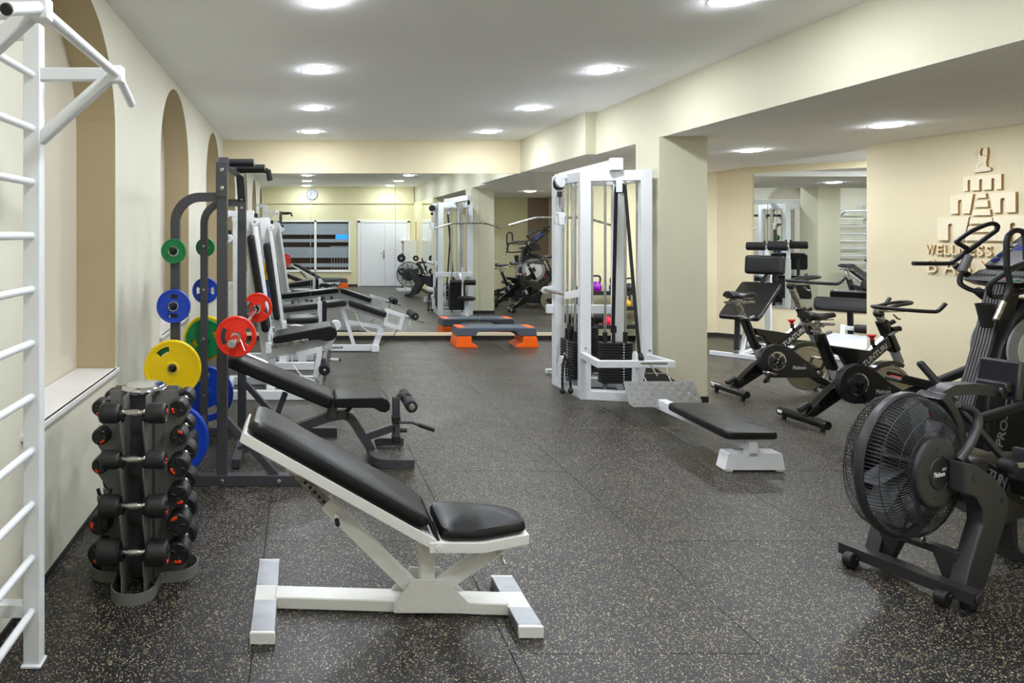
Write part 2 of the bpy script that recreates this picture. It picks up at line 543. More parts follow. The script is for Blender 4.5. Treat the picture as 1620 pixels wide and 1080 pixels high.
for c in ARCH:
    g = G()
    pts = [(c - RA, ZS)] + [(c - RA * math.cos(PI * k / NA), ZSP + RA * math.sin(PI * k / NA)) for k in range(NA + 1)] + [(c + RA, ZS)]
    for (ya, za), (yb, zb) in zip(pts, pts[1:]):
        quad(g, (XL, ya, za), (XN, ya, za), (XN, yb, zb), (XL, yb, zb))
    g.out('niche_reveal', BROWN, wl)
    g = G()
    g.add([(XN, a, b) for a, b in pts], [list(range(len(pts)))])
    g.out('niche_back', NICHE, wl)
    G().box(((XN + XL + 0.018) / 2, c, ZS - 0.0125), (XL - XN + 0.018, 2 * RA - 0.004, 0.027), b=0.004).box((XL + 0.009, c, ZS - 0.0125), (0.026, 2 * RA + 0.07, 0.027), b=0.006, seg=2).out('window_sill', SILL, wl)

def wallbox(name, p0, p1, m):
    c = [(a + b) / 2 for a, b in zip(p0, p1)]; s = [abs(b - a) for a, b in zip(p0, p1)]
    return struct(G().box(c, s, b=0).out(name, m))
wallbox('ceiling', (-1.6, -0.4, ZC), (3.6, 10.6, ZC + 0.1), CEIL)
wallbox('wall_back', (-1.6, YB + 0.012, 0), (5.2, YB + 0.15, ZC), WALLR)
wallbox('trim_1', (XL, YB - 0.004, 2.5), (3.277, YB + 0.012, ZC), WALLY)
wallbox('wall_back_right', (5.1, 10.6, 0), (6.46, 10.75, 2.7), WALLY)
wallbox('wall_back_return', (5.1, YB + 0.012, 0), (5.2, 10.7, 2.7), WALLY)
# beams and the lower ceiling on the right
wallbox('beam_right', (3.40, -0.15, ZL), (3.62, 7.9, ZC), WALLG)
wallbox('beam_right_back', (3.277, 7.9, ZL), (3.62, YB + 0.02, ZC), WALLG)
g = G()
poly = [(3.401, 2.85), (3.401, 7.901), (3.278, 7.901), (3.278, YB + 0.012), (5.15, YB + 0.012), (5.15, 10.65), (6.12, 10.65), (6.14, 7.3), (6.6, 2.85)]
g.prism(poly, (0, 0, ZL + 0.04), (1, 0, 0), (0, 1, 0), 0.084)
struct(g.out('ceiling_right', CEILL))
wallbox('ceiling_alcove', (6.0, 7.0, 2.6), (9.6, 10.8, 2.68), CEIL)
# column
col = struct(G().box((3.60, 6.675, ZL / 2), (0.46, 0.45, ZL), b=0.004).out('column', WALLG))
G().box((3.60, 6.675, 0.03), (0.476, 0.466, 0.06), b=0.002).out('baseboard', BASEB, col)
# wall with the relief sign, on the right (slightly turned)
A0, A1 = Vector((5.88, 7.11, 0)), Vector((6.36, 2.9, 0))
d = (A1 - A0).normalized(); nrm = Vector((d.y, -d.x, 0))      # faces the room
if nrm.x > 0: nrm = -nrm
g = G(); g.prism([(0, 0), ((A1 - A0).length + 0.1, 0), ((A1 - A0).length + 0.1, ZL + 0.1), (0, ZL + 0.1)], A0 - nrm * 0.1, d, (0, 0, 1), 0.2)
struct(g.out('wall_right', WALLY))
SIGN_D, SIGN_N = d.copy(), nrm.copy()
g = G(); g.prism([(0, 0), ((A1 - A0).length, 0), ((A1 - A0).length, 0.06), (0, 0.06)], A0 + nrm * 0.005, d, (0, 0, 1), 0.012)
struct(g.out('baseboard_right', BASEB))
# oblique wall with the second mirror
B0 = Vector((6.44, 10.6, 0)); bd = Vector((0.717, -0.697, 0)).normalized(); bn = Vector((-bd.y * -1, -bd.x, 0)); bn = Vector((bd.y, -bd.x, 0))
if bn.y > 0: bn = -bn
g = G(); g.prism([(-0.02, 0), (4.2, 0), (4.2, 2.7), (-0.02, 2.7)], B0 - bn * 0.06, bd, (0, 0, 1), 0.12)
struct(g.out('wall_right_back', WALLY))
g = G(); g.prism([(0, 0), (4.2, 0), (4.2, 0.06), (0, 0.06)], B0 + bn * 0.006, bd, (0, 0, 1), 0.012)
struct(g.out('baseboard_right_back', BASEB))
wallbox('wall_right_far', (9.3, 2.7, 0), (9.45, 9.0, 2.75), WALLY)
wallbox('wall_alcove', (3.495, 2.75, 0), (5.82, 2.9, 2.6), WALLR)
wallbox('wall_alcove_right', (5.82, 2.75, 0), (9.4, 2.9, 2.75), BROWND)
wallbox('wall_right_front', (3.38, -0.15, 0), (3.5, 2.9, 2.52), WALLR)
# rear wall (behind the camera, seen in the mirrors) with its window opening
g = G()
WX0, WX1, WZ0, WZ1 = -0.65, 1.43, 0.47, 1.97
for p0, p1 in (((-1.6, 0), (WX0, ZC)), ((WX1, 0), (3.6, ZC)), ((WX0, 0), (WX1, WZ0)), ((WX0, WZ1), (WX1, ZC))):
    g.box(((p0[0] + p1[0]) / 2, YR - 0.06, (p0[1] + p1[1]) / 2), (p1[0] - p0[0], 0.12, p1[1] - p0[1]), b=0)
struct(g.out('wall_rear', WALLR))
wallbox('beam_rear', (XL, YR, 2.5), (3.38, YR + 0.05, ZC), WALLR)
for nm, p0, p1 in (('baseboard_left', (XL, YR, 0), (XL + 0.008, YB, 0.03)), ('baseboard_back', (XL, YB - 0.008, 0), (5.1, YB + 0.012, 0.062)),
                   ('baseboard_back_right', (5.2, 10.588, 0), (6.44, 10.602, 0.062)), ('baseboard_rear', (XL, YR, 0), (1.7, YR + 0.012, 0.06)),
                   ('baseboard_alcove', (3.5, 2.9, 0), (6.3, 2.912, 0.06)), ('baseboard_right_front', (3.368, -0.15, 0), (3.38, 2.9, 0.06))):
    wallbox(nm, p0, p1, BASEB)
# rear window
w = bpy.data.objects.new('window_1', None); COL.objects.link(w); struct(w)
g = G()
for x in (WX0, 0.40, WX1):
    g.box((x, YR - 0.03, (WZ0 + WZ1) / 2), (0.05 if x != 0.40 else 0.07, 0.07, WZ1 - WZ0 + 0.05))
for z in (WZ0, WZ1):
    g.box(((WX0 + WX1) / 2, YR - 0.03, z), (WX1 - WX0, 0.07, 0.05))
g.box(((WX0 + WX1) / 2, YR + 0.01, WZ0 - 0.03), (WX1 - WX0 + 0.16, 0.06, 0.03))
g.out('window_frame', TRIMW, w)
for x0, x1 in ((WX0 + 0.025, 0.365), (0.435, WX1 - 0.025)):
    G().box(((x0 + x1) / 2, YR - 0.045, (WZ0 + WZ1) / 2), (x1 - x0, 0.006, WZ1 - WZ0 - 0.05), b=0).out('pane', GLASS, w)
    for z0, z1 in ((1.56, 1.90), (1.33, 1.43), (0.86, 1.18), (0.58, 0.69)):
        G().box(((x0 + x1) / 2, YR - 0.040, (z0 + z1) / 2), (x1 - x0 - 0.004, 0.002, z1 - z0), b=0).out('frosted_band', FROST, w)
wallbox('wall_corridor', (-2.5, -1.7, 0), (3.4, -1.6, 2.6), OUTB)
# rear double door
dr = bpy.data.objects.new('door_1', None); COL.objects.link(dr); struct(dr)
G().box((1.72, YR + 0.02, 0.99), (0.08, 0.04, 1.98)).box((3.22, YR + 0.02, 0.99), (0.08, 0.04, 1.98)).box((2.47, YR + 0.02, 1.96), (1.58, 0.04, 0.08)).out('door_frame', TRIMW, dr)
for x0, x1 in ((1.765, 2.50), (2.504, 3.175)):
    G().box(((x0 + x1) / 2, YR + 0.016, 0.96), (x1 - x0, 0.03, 1.90), b=0.004).out('door_leaf', DOORW, dr)
G().box((2.47, YR + 0.036, 0.96), (0.04, 0.008, 0.24)).cyl((2.47, YR + 0.03, 1.0), (2.47, YR + 0.085, 1.0), 0.01).bar((2.48, YR + 0.08, 1.0), (2.35, YR + 0.08, 1.0), 0.016, 0.016).out('door_handle', STEEL, dr)

# mirrors
mr = thing('wall_mirror', 'large frameless wall mirror of four tall panes along the back wall', 'mirror', (1.38, YB, 0.09))
for x0, x1 in ((XL + 0.01, 0.13), (0.13, 1.40), (1.40, 2.67), (2.67, 3.94)):
    G().box(((x0 + x1) / 2, YB + 0.004, 1.307), (x1 - x0 - 0.002, 0.008, 2.385), b=0.0008).out('mirror_pane', MIRROR, mr)
G().box(((XL + 3.94) / 2, YB - 0.004, 0.088), (3.94 - XL - 0.01, 0.03, 0.05), b=0.003).out('bottom_rail', WALLY, mr)
mb = thing('wall_mirror', 'wall mirror on the slanted wall behind the sit-up bench', 'mirror', tuple(B0 + bd * 0.49 + bn * 0.012 + Vector((0, 0, 0.5))))
for a, b_ in ((0.49, 1.85), (1.85, 3.2)):
    g = G(); g.prism([(a, 0.505), (b_ - 0.002, 0.505), (b_ - 0.002, 2.50), (a, 2.50)], B0 + bn * 0.006, bd, (0, 0, 1), 0.01)
    g.out('mirror_pane', MIRROR, mb)
mc = thing('wall_mirror', 'wall mirror on the side wall beside the white shelf cabinet', 'mirror', (3.38, 2.05, 0.5))
G().box((3.374, 2.08, 1.5), (0.01, 1.4, 1.98), b=0.001).out('mirror_pane', MIRROR, mc)

# ceiling lamps
ORD = ['nearest the rear wall', 'second from the rear', 'third from the rear', 'fourth from the rear', 'fifth from the rear', 'nearest the back mirror']
def lamp(x, y, z, label, grp):
    t = thing('ceiling_light', label, 'ceiling light', (x, y, z), group=grp)
    G().lathe([(0.118, 0.0), (0.130, -0.001), (0.131, -0.003), (0.124, -0.004), (0.119, -0.003)], (x, y, z), (0, 0, 1), 40, ring=True).out('rim', TRIMW, t)
    G().lathe([(0, -0.017), (0.07, -0.016), (0.10, -0.0125), (0.114, -0.007), (0.118, -0.002), (0.118, -0.001), (0, -0.001)], (x, y, z), (0, 0, 1), 40).out('diffuser', DIFF, t)
for s, x in (('left', 0.125), ('right', 2.57)):
    for k in range(6):
        lamp(x, 0.54 + 1.77 * k, ZC, 'round ceiling light %s in the %s row of the main ceiling' % (ORD[k], s), 'round lights in the main ceiling')
for y, o_ in ((5.75, 'in front of the relief sign'), (7.49, 'over the exercise bikes, beyond the column'), (9.23, 'above the kettlebell shelf')):
    lamp(4.93, y, ZL - 0.001, 'round flush light in the lower ceiling %s' % o_, 'round lights in the lower ceiling')
for x, y, o_ in ((7.3, 8.3, 'by the slanted mirror'), (6.9, 7.45, 'added as fill behind the relief sign wall'), (8.2, 7.5, 'added as fill at the far right wall'), (7.65, 8.65, 'added as fill closest to the slanted wall'), (6.75, 7.15, 'added as fill at the end of the sign wall')):  # all but the first are unseen fill lamps added to brighten the alcove
    lamp(x, y, 2.6, 'round flush light in the alcove ceiling %s' % o_, 'round lights in the lower ceiling')

# wall clock, strip, cabinet and the like on the rear wall
ck = thing('wall_clock', 'round wall clock with pale dial above the rear window', 'clock', (0.30, YR + 0.05, 2.78))
G().lathe([(0.0, 0.0), (0.165, 0.0), (0.172, 0.012), (0.17, 0.03), (0.158, 0.034), (0.15, 0.02), (0, 0.02)], (0.30, YR + 0.05, 2.78), (0, 1, 0), 36).out('case', SILVP, ck)
G().lathe([(0, 0.021), (0.152, 0.021), (0.152, 0.023), (0, 0.023)], (0.30, YR + 0.05, 2.78), (0, 1, 0), 36).out('dial', mat('clock dial grey', (186, 190, 196), 0.5), ck)
for k in range(12):
    a = PI * k / 6
    G().bar((0.30 + 0.115 * math.sin(a), YR + 0.0745, 2.78 + 0.115 * math.cos(a)), (0.30 + 0.14 * math.sin(a), YR + 0.0745, 2.78 + 0.14 * math.cos(a)), 0.008, 0.003, b=0, up=(0, 1, 0)).out('hour_mark', BLACKM, ck)
for nm, a, L, w_ in (('hour_hand', 0.85, 0.08, 0.012), ('minute_hand', 2.2, 0.12, 0.008)):
    G().bar((0.30, YR + 0.078, 2.78), (0.30 - L * math.sin(a), YR + 0.078, 2.78 + L * math.cos(a)), w_, 0.003, b=0, up=(0, 1, 0)).out(nm, BLACKM, ck)
st = G().box((3.365, 0.3, 1.67), (0.02, 0.04, 0.56), b=0.004).box((3.352, 0.3, 1.5), (0.008, 0.02, 0.03)).out('height_rule', WOODM)
tag(st, 'narrow pine height rule on the wall beside the white door', 'height rule')
cab = thing('shelf_cabinet', 'white open shelf cabinet in the corner beside the double door', 'cabinet', (3.17, 0.2, 0))
G().box((3.365, 0.2, 0.70), (0.016, 0.62, 1.39), b=0.002).out('back_panel', TRIMW, cab)
for y_ in (-0.11, 0.51):
    G().box((3.17, y_, 0.70), (0.38, 0.018, 1.39), b=0.002).out('side_panel', TRIMW, cab)
for z_ in (0.05, 0.38, 0.71, 1.04, 1.38):
    G().box((3.17, 0.2, z_), (0.37, 0.60, 0.018), b=0.002).out('shelf', TRIMW, cab)
bc = [(200, 205, 210), (205, 60, 60), (230, 228, 220), (120, 130, 140), (226, 210, 170)]
BN = ['pale grey', 'red', 'white', 'blue grey', 'tan']
for q, (z_, sh) in enumerate(((0.39, 'lower'), (0.72, 'middle'), (1.05, 'upper'))):
    y_ = -0.08
    for k in range(5):
        c_ = (k * 2 + q) % 5
        th = 0.06 + 0.02 * ((k + q) % 3)
        m_ = mat('folder ' + BN[c_], bc[c_], 0.6)
        f = G().box((3.10, y_ + th / 2, z_ + 0.125), (0.2, th - 0.004, 0.25), b=0.004).box((2.998, y_ + th / 2, z_ + 0.17), (0.003, th * 0.6, 0.08), b=0).out('ring_binder', m_)
        tag(f, '%s ring binder on the %s shelf of the white corner cabinet' % (BN[c_], sh), 'binder', 'binders in the white cabinet')
        y_ += th + 0.02
tv = thing('wall_screen', 'lit blue screen on the corridor wall behind the window', 'screen', (1.28, -1.58, 1.45))
G().box((1.28, -1.58, 1.45), (0.42, 0.05, 0.28), b=0.006).out('screen_case', BLACKM, tv)
G().box((1.28, -1.552, 1.45), (0.40, 0.006, 0.26), b=0.001).out('display', TVBLUE, tv)
rl = thing('railing', 'white metal railing in the corridor outside the rear window', 'railing', (1.3, -1.3, 0))
for z_ in (0.3, 1.18):
    G().bar((0.9, -1.3, z_), (2.0, -1.3, z_), 0.03, 0.03).out('rail', WHITE, rl)
for k in range(12):
    G().bar((0.94 + 0.09 * k, -1.3, 0.0), (0.94 + 0.09 * k, -1.3, 1.18), 0.014, 0.014).out('baluster', WHITE, rl)

# ------------------------------------------------------------------ wall bars with pull-up frame
wb = thing('wall_bars', 'white metal wall bars with a pull-up frame by the first arched niche', 'wall bars', (-1.0, 2.1, 0))
PX = -0.998
for y in (2.54, 1.68):
    G().box((PX, y, 1.19), (0.062, 0.05, 2.37), b=0.003).box((PX, y, 0.006), (0.074, 0.07, 0.012)).out('post', WHITE, wb)
    for z in (0.205, 2.345):
        G().bar((PX - 0.03, y, z), (XL, y, z), 0.045, 0.05).box((XL + 0.004, y, z), (0.008, 0.08, 0.1)).out('wall_bracket', WHITE, wb)
for k in range(11):
    z = 0.205 + 0.198 * k
    G().tube([(PX, 1.68, z), (PX, 2.54, z)], 0.0145, 14).out('rung', WHITE, wb)
for y, s in ((2.54, 1), (1.80, -1)):
    z = 2.19
    G().bar((PX, y, z), (-0.70, y, z), 0.04, 0.045).bar((PX + 0.02, y, 1.945), (-0.70, y, z + 0.005), 0.04, 0.045, up=(0, 1, 0)).out('bracket_arm', WHITE, wb)
    G().box((-0.69, y, z), (0.05, 0.05, 0.06), b=0.004).out('joint_block', WHITE, wb)
    G().tube([(-0.688, y, z + 0.005), (-0.688, y + s * 0.21, z - 0.068)], 0.0165, 14).out('grip', WHITE, wb)
    G().cyl((-0.688, y + s * 0.207, z - 0.067), (-0.688, y + s * 0.217, z - 0.0705), 0.0145, 14, 0.002).out('end_cap', RUBBER if s < 0 else WHITE, wb)
G().bar((PX, 1.68, 1.70), (PX, 1.80, 1.945), 0.02, 0.02).out('near_stay', WHITE, wb)
G().tube([(-0.69, 1.80, 2.19), (-0.69, 2.54, 2.19)], 0.0175, 14).out('pull_up_bar', WHITE, wb)

# ------------------------------------------------------------------ dumbbell rack
CX, CY = -0.745, 3.23
rk = thing('dumbbell_rack', 'grey upright dumbbell rack with round chrome top and lobed base', 'rack', (CX, CY, 0))
pts = []
lob = [(-90, 0.30), (0, 0.25), (90, 0.25), (180, 0.25)]
for a, L in lob:
    r = 0.098
    c = Vector((math.cos(math.radians(a)), math.sin(math.radians(a))))
    t = Vector((-c.y, c.x))
    e = c * (L - r)
    for k in range(13):
        q = math.radians(-90 + 180 * k / 12)
        pts.append(Vector((CX, CY)) + e + (c * math.cos(q) + t * math.sin(q)) * r)
    # inner fillet towards the next lobe
    n_ = t
    pts.append(Vector((CX, CY)) + c * 0.125 + t * r)
    pts.append(Vector((CX, CY)) + c * 0.105 + t * 0.105)
    pts.append(Vector((CX, CY)) + c * r + t * 0.125)
G().rect([(p.x, p.y, 0.025) for p in pts], 0.05, 0.005, side=(0, 0, 1), closed=True).out('base_band', RACKG, rk)
G().box((CX, CY, 0.44), (0.12, 0.16, 0.86), b=0.004).out('core_column', RACKD, rk)
for a, L, T in ((-90, 0.245, 4), (0, 0.21, 6), (180, 0.21, 6), (90, 0.2, 4)):
    c = Vector((math.cos(math.radians(a)), math.sin(math.radians(a)), 0)); t = Vector((-c.y, c.x, 0))
    step = 0.205 if T == 4 else 0.132
    z0 = 0.17 if T == 4 else 0.12
    for s in (-1, 1):
        poly = [(0.04, 0.0), (L - 0.02, 0.0)]
        for k in range(T):
            zt = z0 + step * k
            poly += [(L - 0.02, zt - step * 0.45), (L, zt - step * 0.22), (L, zt - 0.005), (L - 0.025, zt - 0.022), (L - 0.06, zt - 0.005), (L - 0.06, zt + 0.02)]
        poly += [(L - 0.06, 0.87), (0.04, 0.87)]
        o_ = Vector((CX, CY, 0)) + t * (s * 0.05)
        G().prism(poly, o_, c, (0, 0, 1), 0.006).out('cradle_plate', RACKG, rk)
        for k in range(T):
            zt = z0 + step * k
            hook = [(0.032, 0.026), (0.026, 0.0), (0.006, -0.016), (-0.02, -0.016), (-0.036, 0.0), (-0.040, 0.03), (-0.03, 0.03), (-0.026, 0.004), (-0.014, -0.004), (0.004, -0.004), (0.014, 0.004), (0.020, 0.028)]
            gg = G().prism([(L - 0.03 + x, zt + y_) for x, y_ in hook], o_, c, (0, 0, 1), 0.014)
            gg.out('saddle_hook', RUBBER, rk)
G().lathe([(0, 0.852), (0.095, 0.852), (0.105, 0.858), (0.107, 0.872), (0.100, 0.883), (0.088, 0.888), (0.085, 0.889), (0, 0.891)], (CX, CY, 0), (0, 0, 1), 48).out('top_disc', CHROME, rk)

def dumbbell(r, label, wl=0.088):
    """axis along local x"""
    t = thing('dumbbell', label, 'dumbbell', (0, 0, 0), group=None, local=True)
    prof = [(0.011, -0.066), (0.0125, -0.055), (0.0165, -0.05), (0.0165, -0.046), (0.0125, -0.042), (0.013, -0.025), (0.0165, -0.02), (0.0165, 0.02), (0.013, 0.025), (0.0125, 0.042), (0.0165, 0.046), (0.0165, 0.05), (0.0125, 0.055), (0.011, 0.066)]
    G().lathe(prof, (0, 0, 0), (1, 0, 0), 10).out('handle', STEEL, t)
    for s in (-1, 1):
        h = G().lathe([(0, 0), (r * 0.8, 0), (r, 0.012), (r, wl - 0.014), (r * 0.93, wl - 0.004), (r * 0.82, wl), (r * 0.78, wl - 0.004), (0, wl - 0.004)], (s * 0.058, 0, 0), (s, 0, 0), 28).out('weight_head', RUBHEAD, t)
        g = G()
        for k in range(3):
            a = PI / 2 + 2 * PI * k / 3 + PI / 3
            Mx = Matrix.Rotation(a, 3, 'X')
            g.ell(Mx @ Vector((s * (0.058 + wl - 0.004), 0, 0)) + Mx @ Vector((0, r * 0.45, 0)), (0.006, r * 0.30, r * 0.12), 12, 6, Matrix.Rotation(a, 3, 'X'))
        g.out('moulded_rib', RUBHEAD, h)
        Mx = Matrix.Rotation(PI * 0.5 + 0.5 * s, 3, 'X')
        G().ell(Vector((s * (0.058 + wl - 0.003), 0, -r * 0.62)), (0.005, r * 0.34, r * 0.17), 16, 6).out('badge', LOGOOR, h)
    return t
sizes = {}
def put_db(size, loc, rz, roll, label, group):
    r = {1: 0.038, 2: 0.041, 3: 0.045, 4: 0.050, 5: 0.055, 6: 0.058}[size]
    if size not in sizes:
        t = dumbbell(r, label, 0.078 + 0.003 * size); sizes[size] = t
        t.location = loc; t.rotation_euler = (roll, 0, rz); t['label'] = label; t['group'] = group
    else:
        dup(sizes[size], loc, (roll, 0, rz), label, group)
ZF = {0: 0.17, 1: 0.375, 2: 0.58, 3: 0.785}
nm4 = ['lowest tier', 'second lowest tier', 'second highest tier', 'top tier']
for k, sz in ((3, 3), (2, 2), (1, 4), (0, 6)):
    put_db(sz, (CX, CY - 0.215, 0.17 + 0.205 * k + 0.022), 0, 0.5 * k, 'black dumbbell lying crosswise on the %s at the rack front' % nm4[k], 'dumbbells on the front of the rack')
    if k == 3:
        put_db(2, (CX, CY + 0.17, 0.17 + 0.205 * k + 0.012), 0, 0.5, 'black rubber dumbbell behind the round chrome top of the rack', 'dumbbells at the back of the rack')
nm6 = ['lowest', 'second lowest', 'third lowest', 'third highest', 'second highest', 'topmost']
for k, sz in ((5, 2), (4, 2), (3, 4), (2, 4), (1, 5), (0, 5)):
    put_db(sz, (CX + 0.18, CY + 0.02, 0.12 + 0.132 * k + 0.022), PI / 2, [0.0, 2.6, -0.3, 0.9, 3.5, 1.2][k], 'black dumbbell with orange badge, %s on the right side of the rack' % nm6[k], 'dumbbells on the right side of the rack')
for k, sz in ((5, 1), (4, 1), (3, 1), (1, 4), (0, 5)):
    put_db(sz, (CX - 0.18, CY + 0.02, 0.12 + 0.132 * k + 0.022), PI / 2, [0.2, 1.5, 0, 0.5, -0.6, 0.1][k], 'black dumbbell on the wall side of the rack, %s' % ['at the bottom', 'just above the bottom one', '', 'in the middle above the empty hook', 'under the top one', 'at the top'][k], 'dumbbells on the wall side of the rack')

# ------------------------------------------------------------------ squat rack
Y0, Y1 = 4.345, 5.40
XU = lambda y: -0.507 + (y - Y0) * 0.030
XS = lambda y: -0.806 + (y - Y0) * 0.030
sq = thing('squat_rack', 'charcoal squat rack with curved plate storage posts and pull-up grips', 'squat rack', (-0.5, 4.87, 0))
for y in (Y0, Y1):
    xu, xs_ = XU(y), XS(y)
    up = G().box((xu, y, 0.95 + 0.05), (0.066, 0.058, 1.96), b=0.004).out('upright', DARK, sq)
    if y == Y0:
        G().box((xu - 0.002, y - 0.032, 1.94), (0.072, 0.008, 0.22), b=0.002).out('gusset_plate', DARK, up)
    for z in (2.0, 1.885) if y == Y0 else (1.87, 1.80):
        G().cyl((xu, y - 0.03, z), (xu, y - 0.046, z), 0.013, 8, 0.002).out('bolt', STEEL, up)
    g = G()
    for k in range(20):
        z = 0.55 + 0.06 * k
        g.cyl((xu + 0.0325, y, z), (xu + 0.0345, y, z), 0.012, 10, 0)
    o_ = g.out('hole_row', BLACKM, up); o_['kind'] = 'stuff'
    # base beam and braces
    G().bar((-0.86, y, 0.035), (0.275, y, 0.035), 0.06, 0.07).out('base_beam', DARK, sq)
    for x in (xu, xu + 0.36):
        G().cyl((x, y - 0.03, 0.035), (x, y - 0.044, 0.035), 0.013, 8, 0.002).out('bolt', STEEL, sq)
    G().bar((xu + 0.02, y, 0.42), (xu + 0.345, y, 0.06), 0.045, 0.05, up=(0, 1, 0)).out('diagonal_brace', DARK, sq)
    # curved storage post
    top = 1.83 if y == Y0 else 1.84
    R_ = 0.16
    path = [(xu, y, top), (xs_ + R_, y, top)] + [(xs_ + R_ - R_ * math.sin(math.radians(a)), y, top - R_ + R_ * math.cos(math.radians(a))) for a in range(9, 91, 9)] + [(xs_, y, 0.07)]
    G().rect(path, 0.05, 0.056).out('storage_post', DARK, sq)
    for z in (1.50, 1.155, 0.77, 0.325):
        s = -1 if y == Y0 else 1
        G().tube([(xs_, y, z), (xs_, y + s * 0.14, z)], 0.0155, 14).out('plate_peg', RUBBER, sq)
        G().cyl((xs_, y - 0.025, z), (xs_, y - 0.037, z), 0.011, 8, 0.002).out('bolt', STEEL, sq)
    # bar catches
    G().box((xu + 0.06, y, 0.95), (0.07, 0.05, 0.02)).box((xu + 0.098, y, 0.985), (0.014, 0.05, 0.08)).box((xu + 0.035, y, 0.99), (0.01, 0.05, 0.14)).out('bar_catch', DARK, sq)
xa, xb = XU(Y0), XU(Y1)
G().bar((-0.84, Y0, 0.035), (-0.83, Y1, 0.035), 0.06, 0.07).out('rear_cross_beam', DARK, sq)
G().bar((xa - 0.30, Y0, 0.14), (xa - 0.27, Y1, 0.14), 0.05, 0.05).out('rear_tie', DARK, sq)
G().rect([(xa - 0.0, Y0, 1.93), (xa, Y0 + 0.07, 2.06), (xb, Y1 - 0.16, 2.06), (xb, Y1, 1.86)], 0.06, 0.06, side=(1, 0, 0)).out('top_crossbar', DARK, sq)
for y, z, dx in ((4.50, 2.065, 0.0), (4.86, 2.065, 0.04)):
    x = XU(y)
    G().tube([(x, y, z), (x + 0.18 + dx, y, z)], 0.026, 16).out('pull_up_grip', FOAM, sq)
    G().cyl((x + 0.18 + dx, y, z), (x + 0.19 + dx, y, z), 0.025, 16).out('grip_cap', STEEL, sq)
G().tube([(XU(4.98), 4.98, 2.06), (-0.27, 4.98, 2.06), (-0.245, 4.98, 2.05), (-0.235, 4.98, 1.985)], 0.021, 14).out('pull_up_grip', FOAM, sq)

# ------------------------------------------------------------------ weight plates
def slot(cx, cy, r_in, r_out, a0, a1):
    """kidney-shaped opening"""
    o = arc(cx, cy, r_out, a0, a1, 8); i = arc(cx, cy, r_in, a1, a0, 8)
    return o + i
def plate(R, th, m, loc, slots, label, group, hole=0.026, rz=0.0, hub=0.2, name='weight_plate'):
    t = thing(name, label, 'weight plate', loc, rot=rz, group=group, local=True)
    sp = [arc(0, 0, R * 0.93, 0, 350, 35), arc(0, 0, hole, 0, 345, 23)]
    for a, half, ri, ro in slots:
        sp.append(slot(0, 0, R * ri, R * ro, a - half, a + half))
    g = G(); take(g, curve_mesh(sp, th * 0.72, 0.003), (0, 0, 0), (1, 0, 0), (0, 0, 1))
    g.out('web', m, t)
    g = G()
    g.lathe([(R * 0.87, -th * 0.45), (R * 0.90, -th * 0.5), (R * 0.97, -th * 0.5), (R, -th * 0.35), (R, th * 0.35), (R * 0.97, th * 0.5), (R * 0.90, th * 0.5), (R * 0.87, th * 0.45)], (0, 0, 0), (0, 1, 0), 48, ring=True)
    g.out('rim', m, t)
    h = R * hub + 0.014
    G().lathe([(hole + 0.004, -th * 0.5), (h * 0.92, -th * 0.5), (h, -th * 0.4), (h, th * 0.4), (h * 0.92, th * 0.5), (hole + 0.004, th * 0.5)], (0, 0, 0), (0, 1, 0), 32, ring=True).out('hub', m, t)
    G().lathe([(hole, -th * 0.51), (hole + 0.006, -th * 0.51), (hole + 0.006, th * 0.51), (hole, th * 0.51)], (0, 0, 0), (0, 1, 0), 28, ring=True).out('steel_bush', STEEL, t)
    return t
xa, xb = XS(Y0), XS(Y1)
G1 = 'plates on the storage posts of the squat rack'
H2 = lambda a: [(a, 27, 0.42, 0.72), (a + 180, 27, 0.42, 0.72)]
plate(0.078, 0.028, GREEN, (xa, Y0 - 0.062, 1.488), [], 'small green weight plate on the top peg of the near post', G1)
plate(0.106, 0.030, BLUE, (xa, Y0 - 0.062, 1.143), H2(90), 'small blue weight plate with slots above and below its hub, near post', G1)
plate(0.150, 0.032, GREEN, (xa, Y0 - 0.052, 0.759), [(120, 20, 0.42, 0.72)], 'green weight plate hidden behind the yellow one on the near post', G1)
plate(0.178, 0.034, YELLOW, (xa, Y0 - 0.095, 0.759), [(118, 20, 0.56, 0.80)], 'large yellow weight plate in front on the near post', G1, hub=0.17)
plate(0.222, 0.036, BLUE, (xa, Y0 - 0.07, 0.314), H2(0), 'biggest blue weight plate low down behind the dumbbell rack', G1)
plate(0.076, 0.028, GREEN, (xb, Y1 + 0.062, 1.488), [], 'small green weight plate on the top peg of the far post', G1)
plate(0.104, 0.030, BLUE, (xb, Y1 + 0.062, 1.143), H2(0), 'small blue weight plate with slots left and right, far post', G1)
plate(0.155, 0.032, GREEN, (xb, Y1 + 0.055, 0.759), [(205, 20, 0.45, 0.75), (25, 20, 0.45, 0.75)], 'green weight plate in front of the yellow one on the far post', G1)
plate(0.180, 0.034, YELLOW, (xb, Y1 + 0.092, 0.759), [], 'yellow weight plate mostly covered by a green one on the far post', G1)
plate(0.222, 0.036, BLUE, (xb, Y1 + 0.08, 0.314), [(285, 27, 0.5, 0.78), (105, 27, 0.5, 0.78)], 'large blue weight plate at the bottom of the far post', G1)
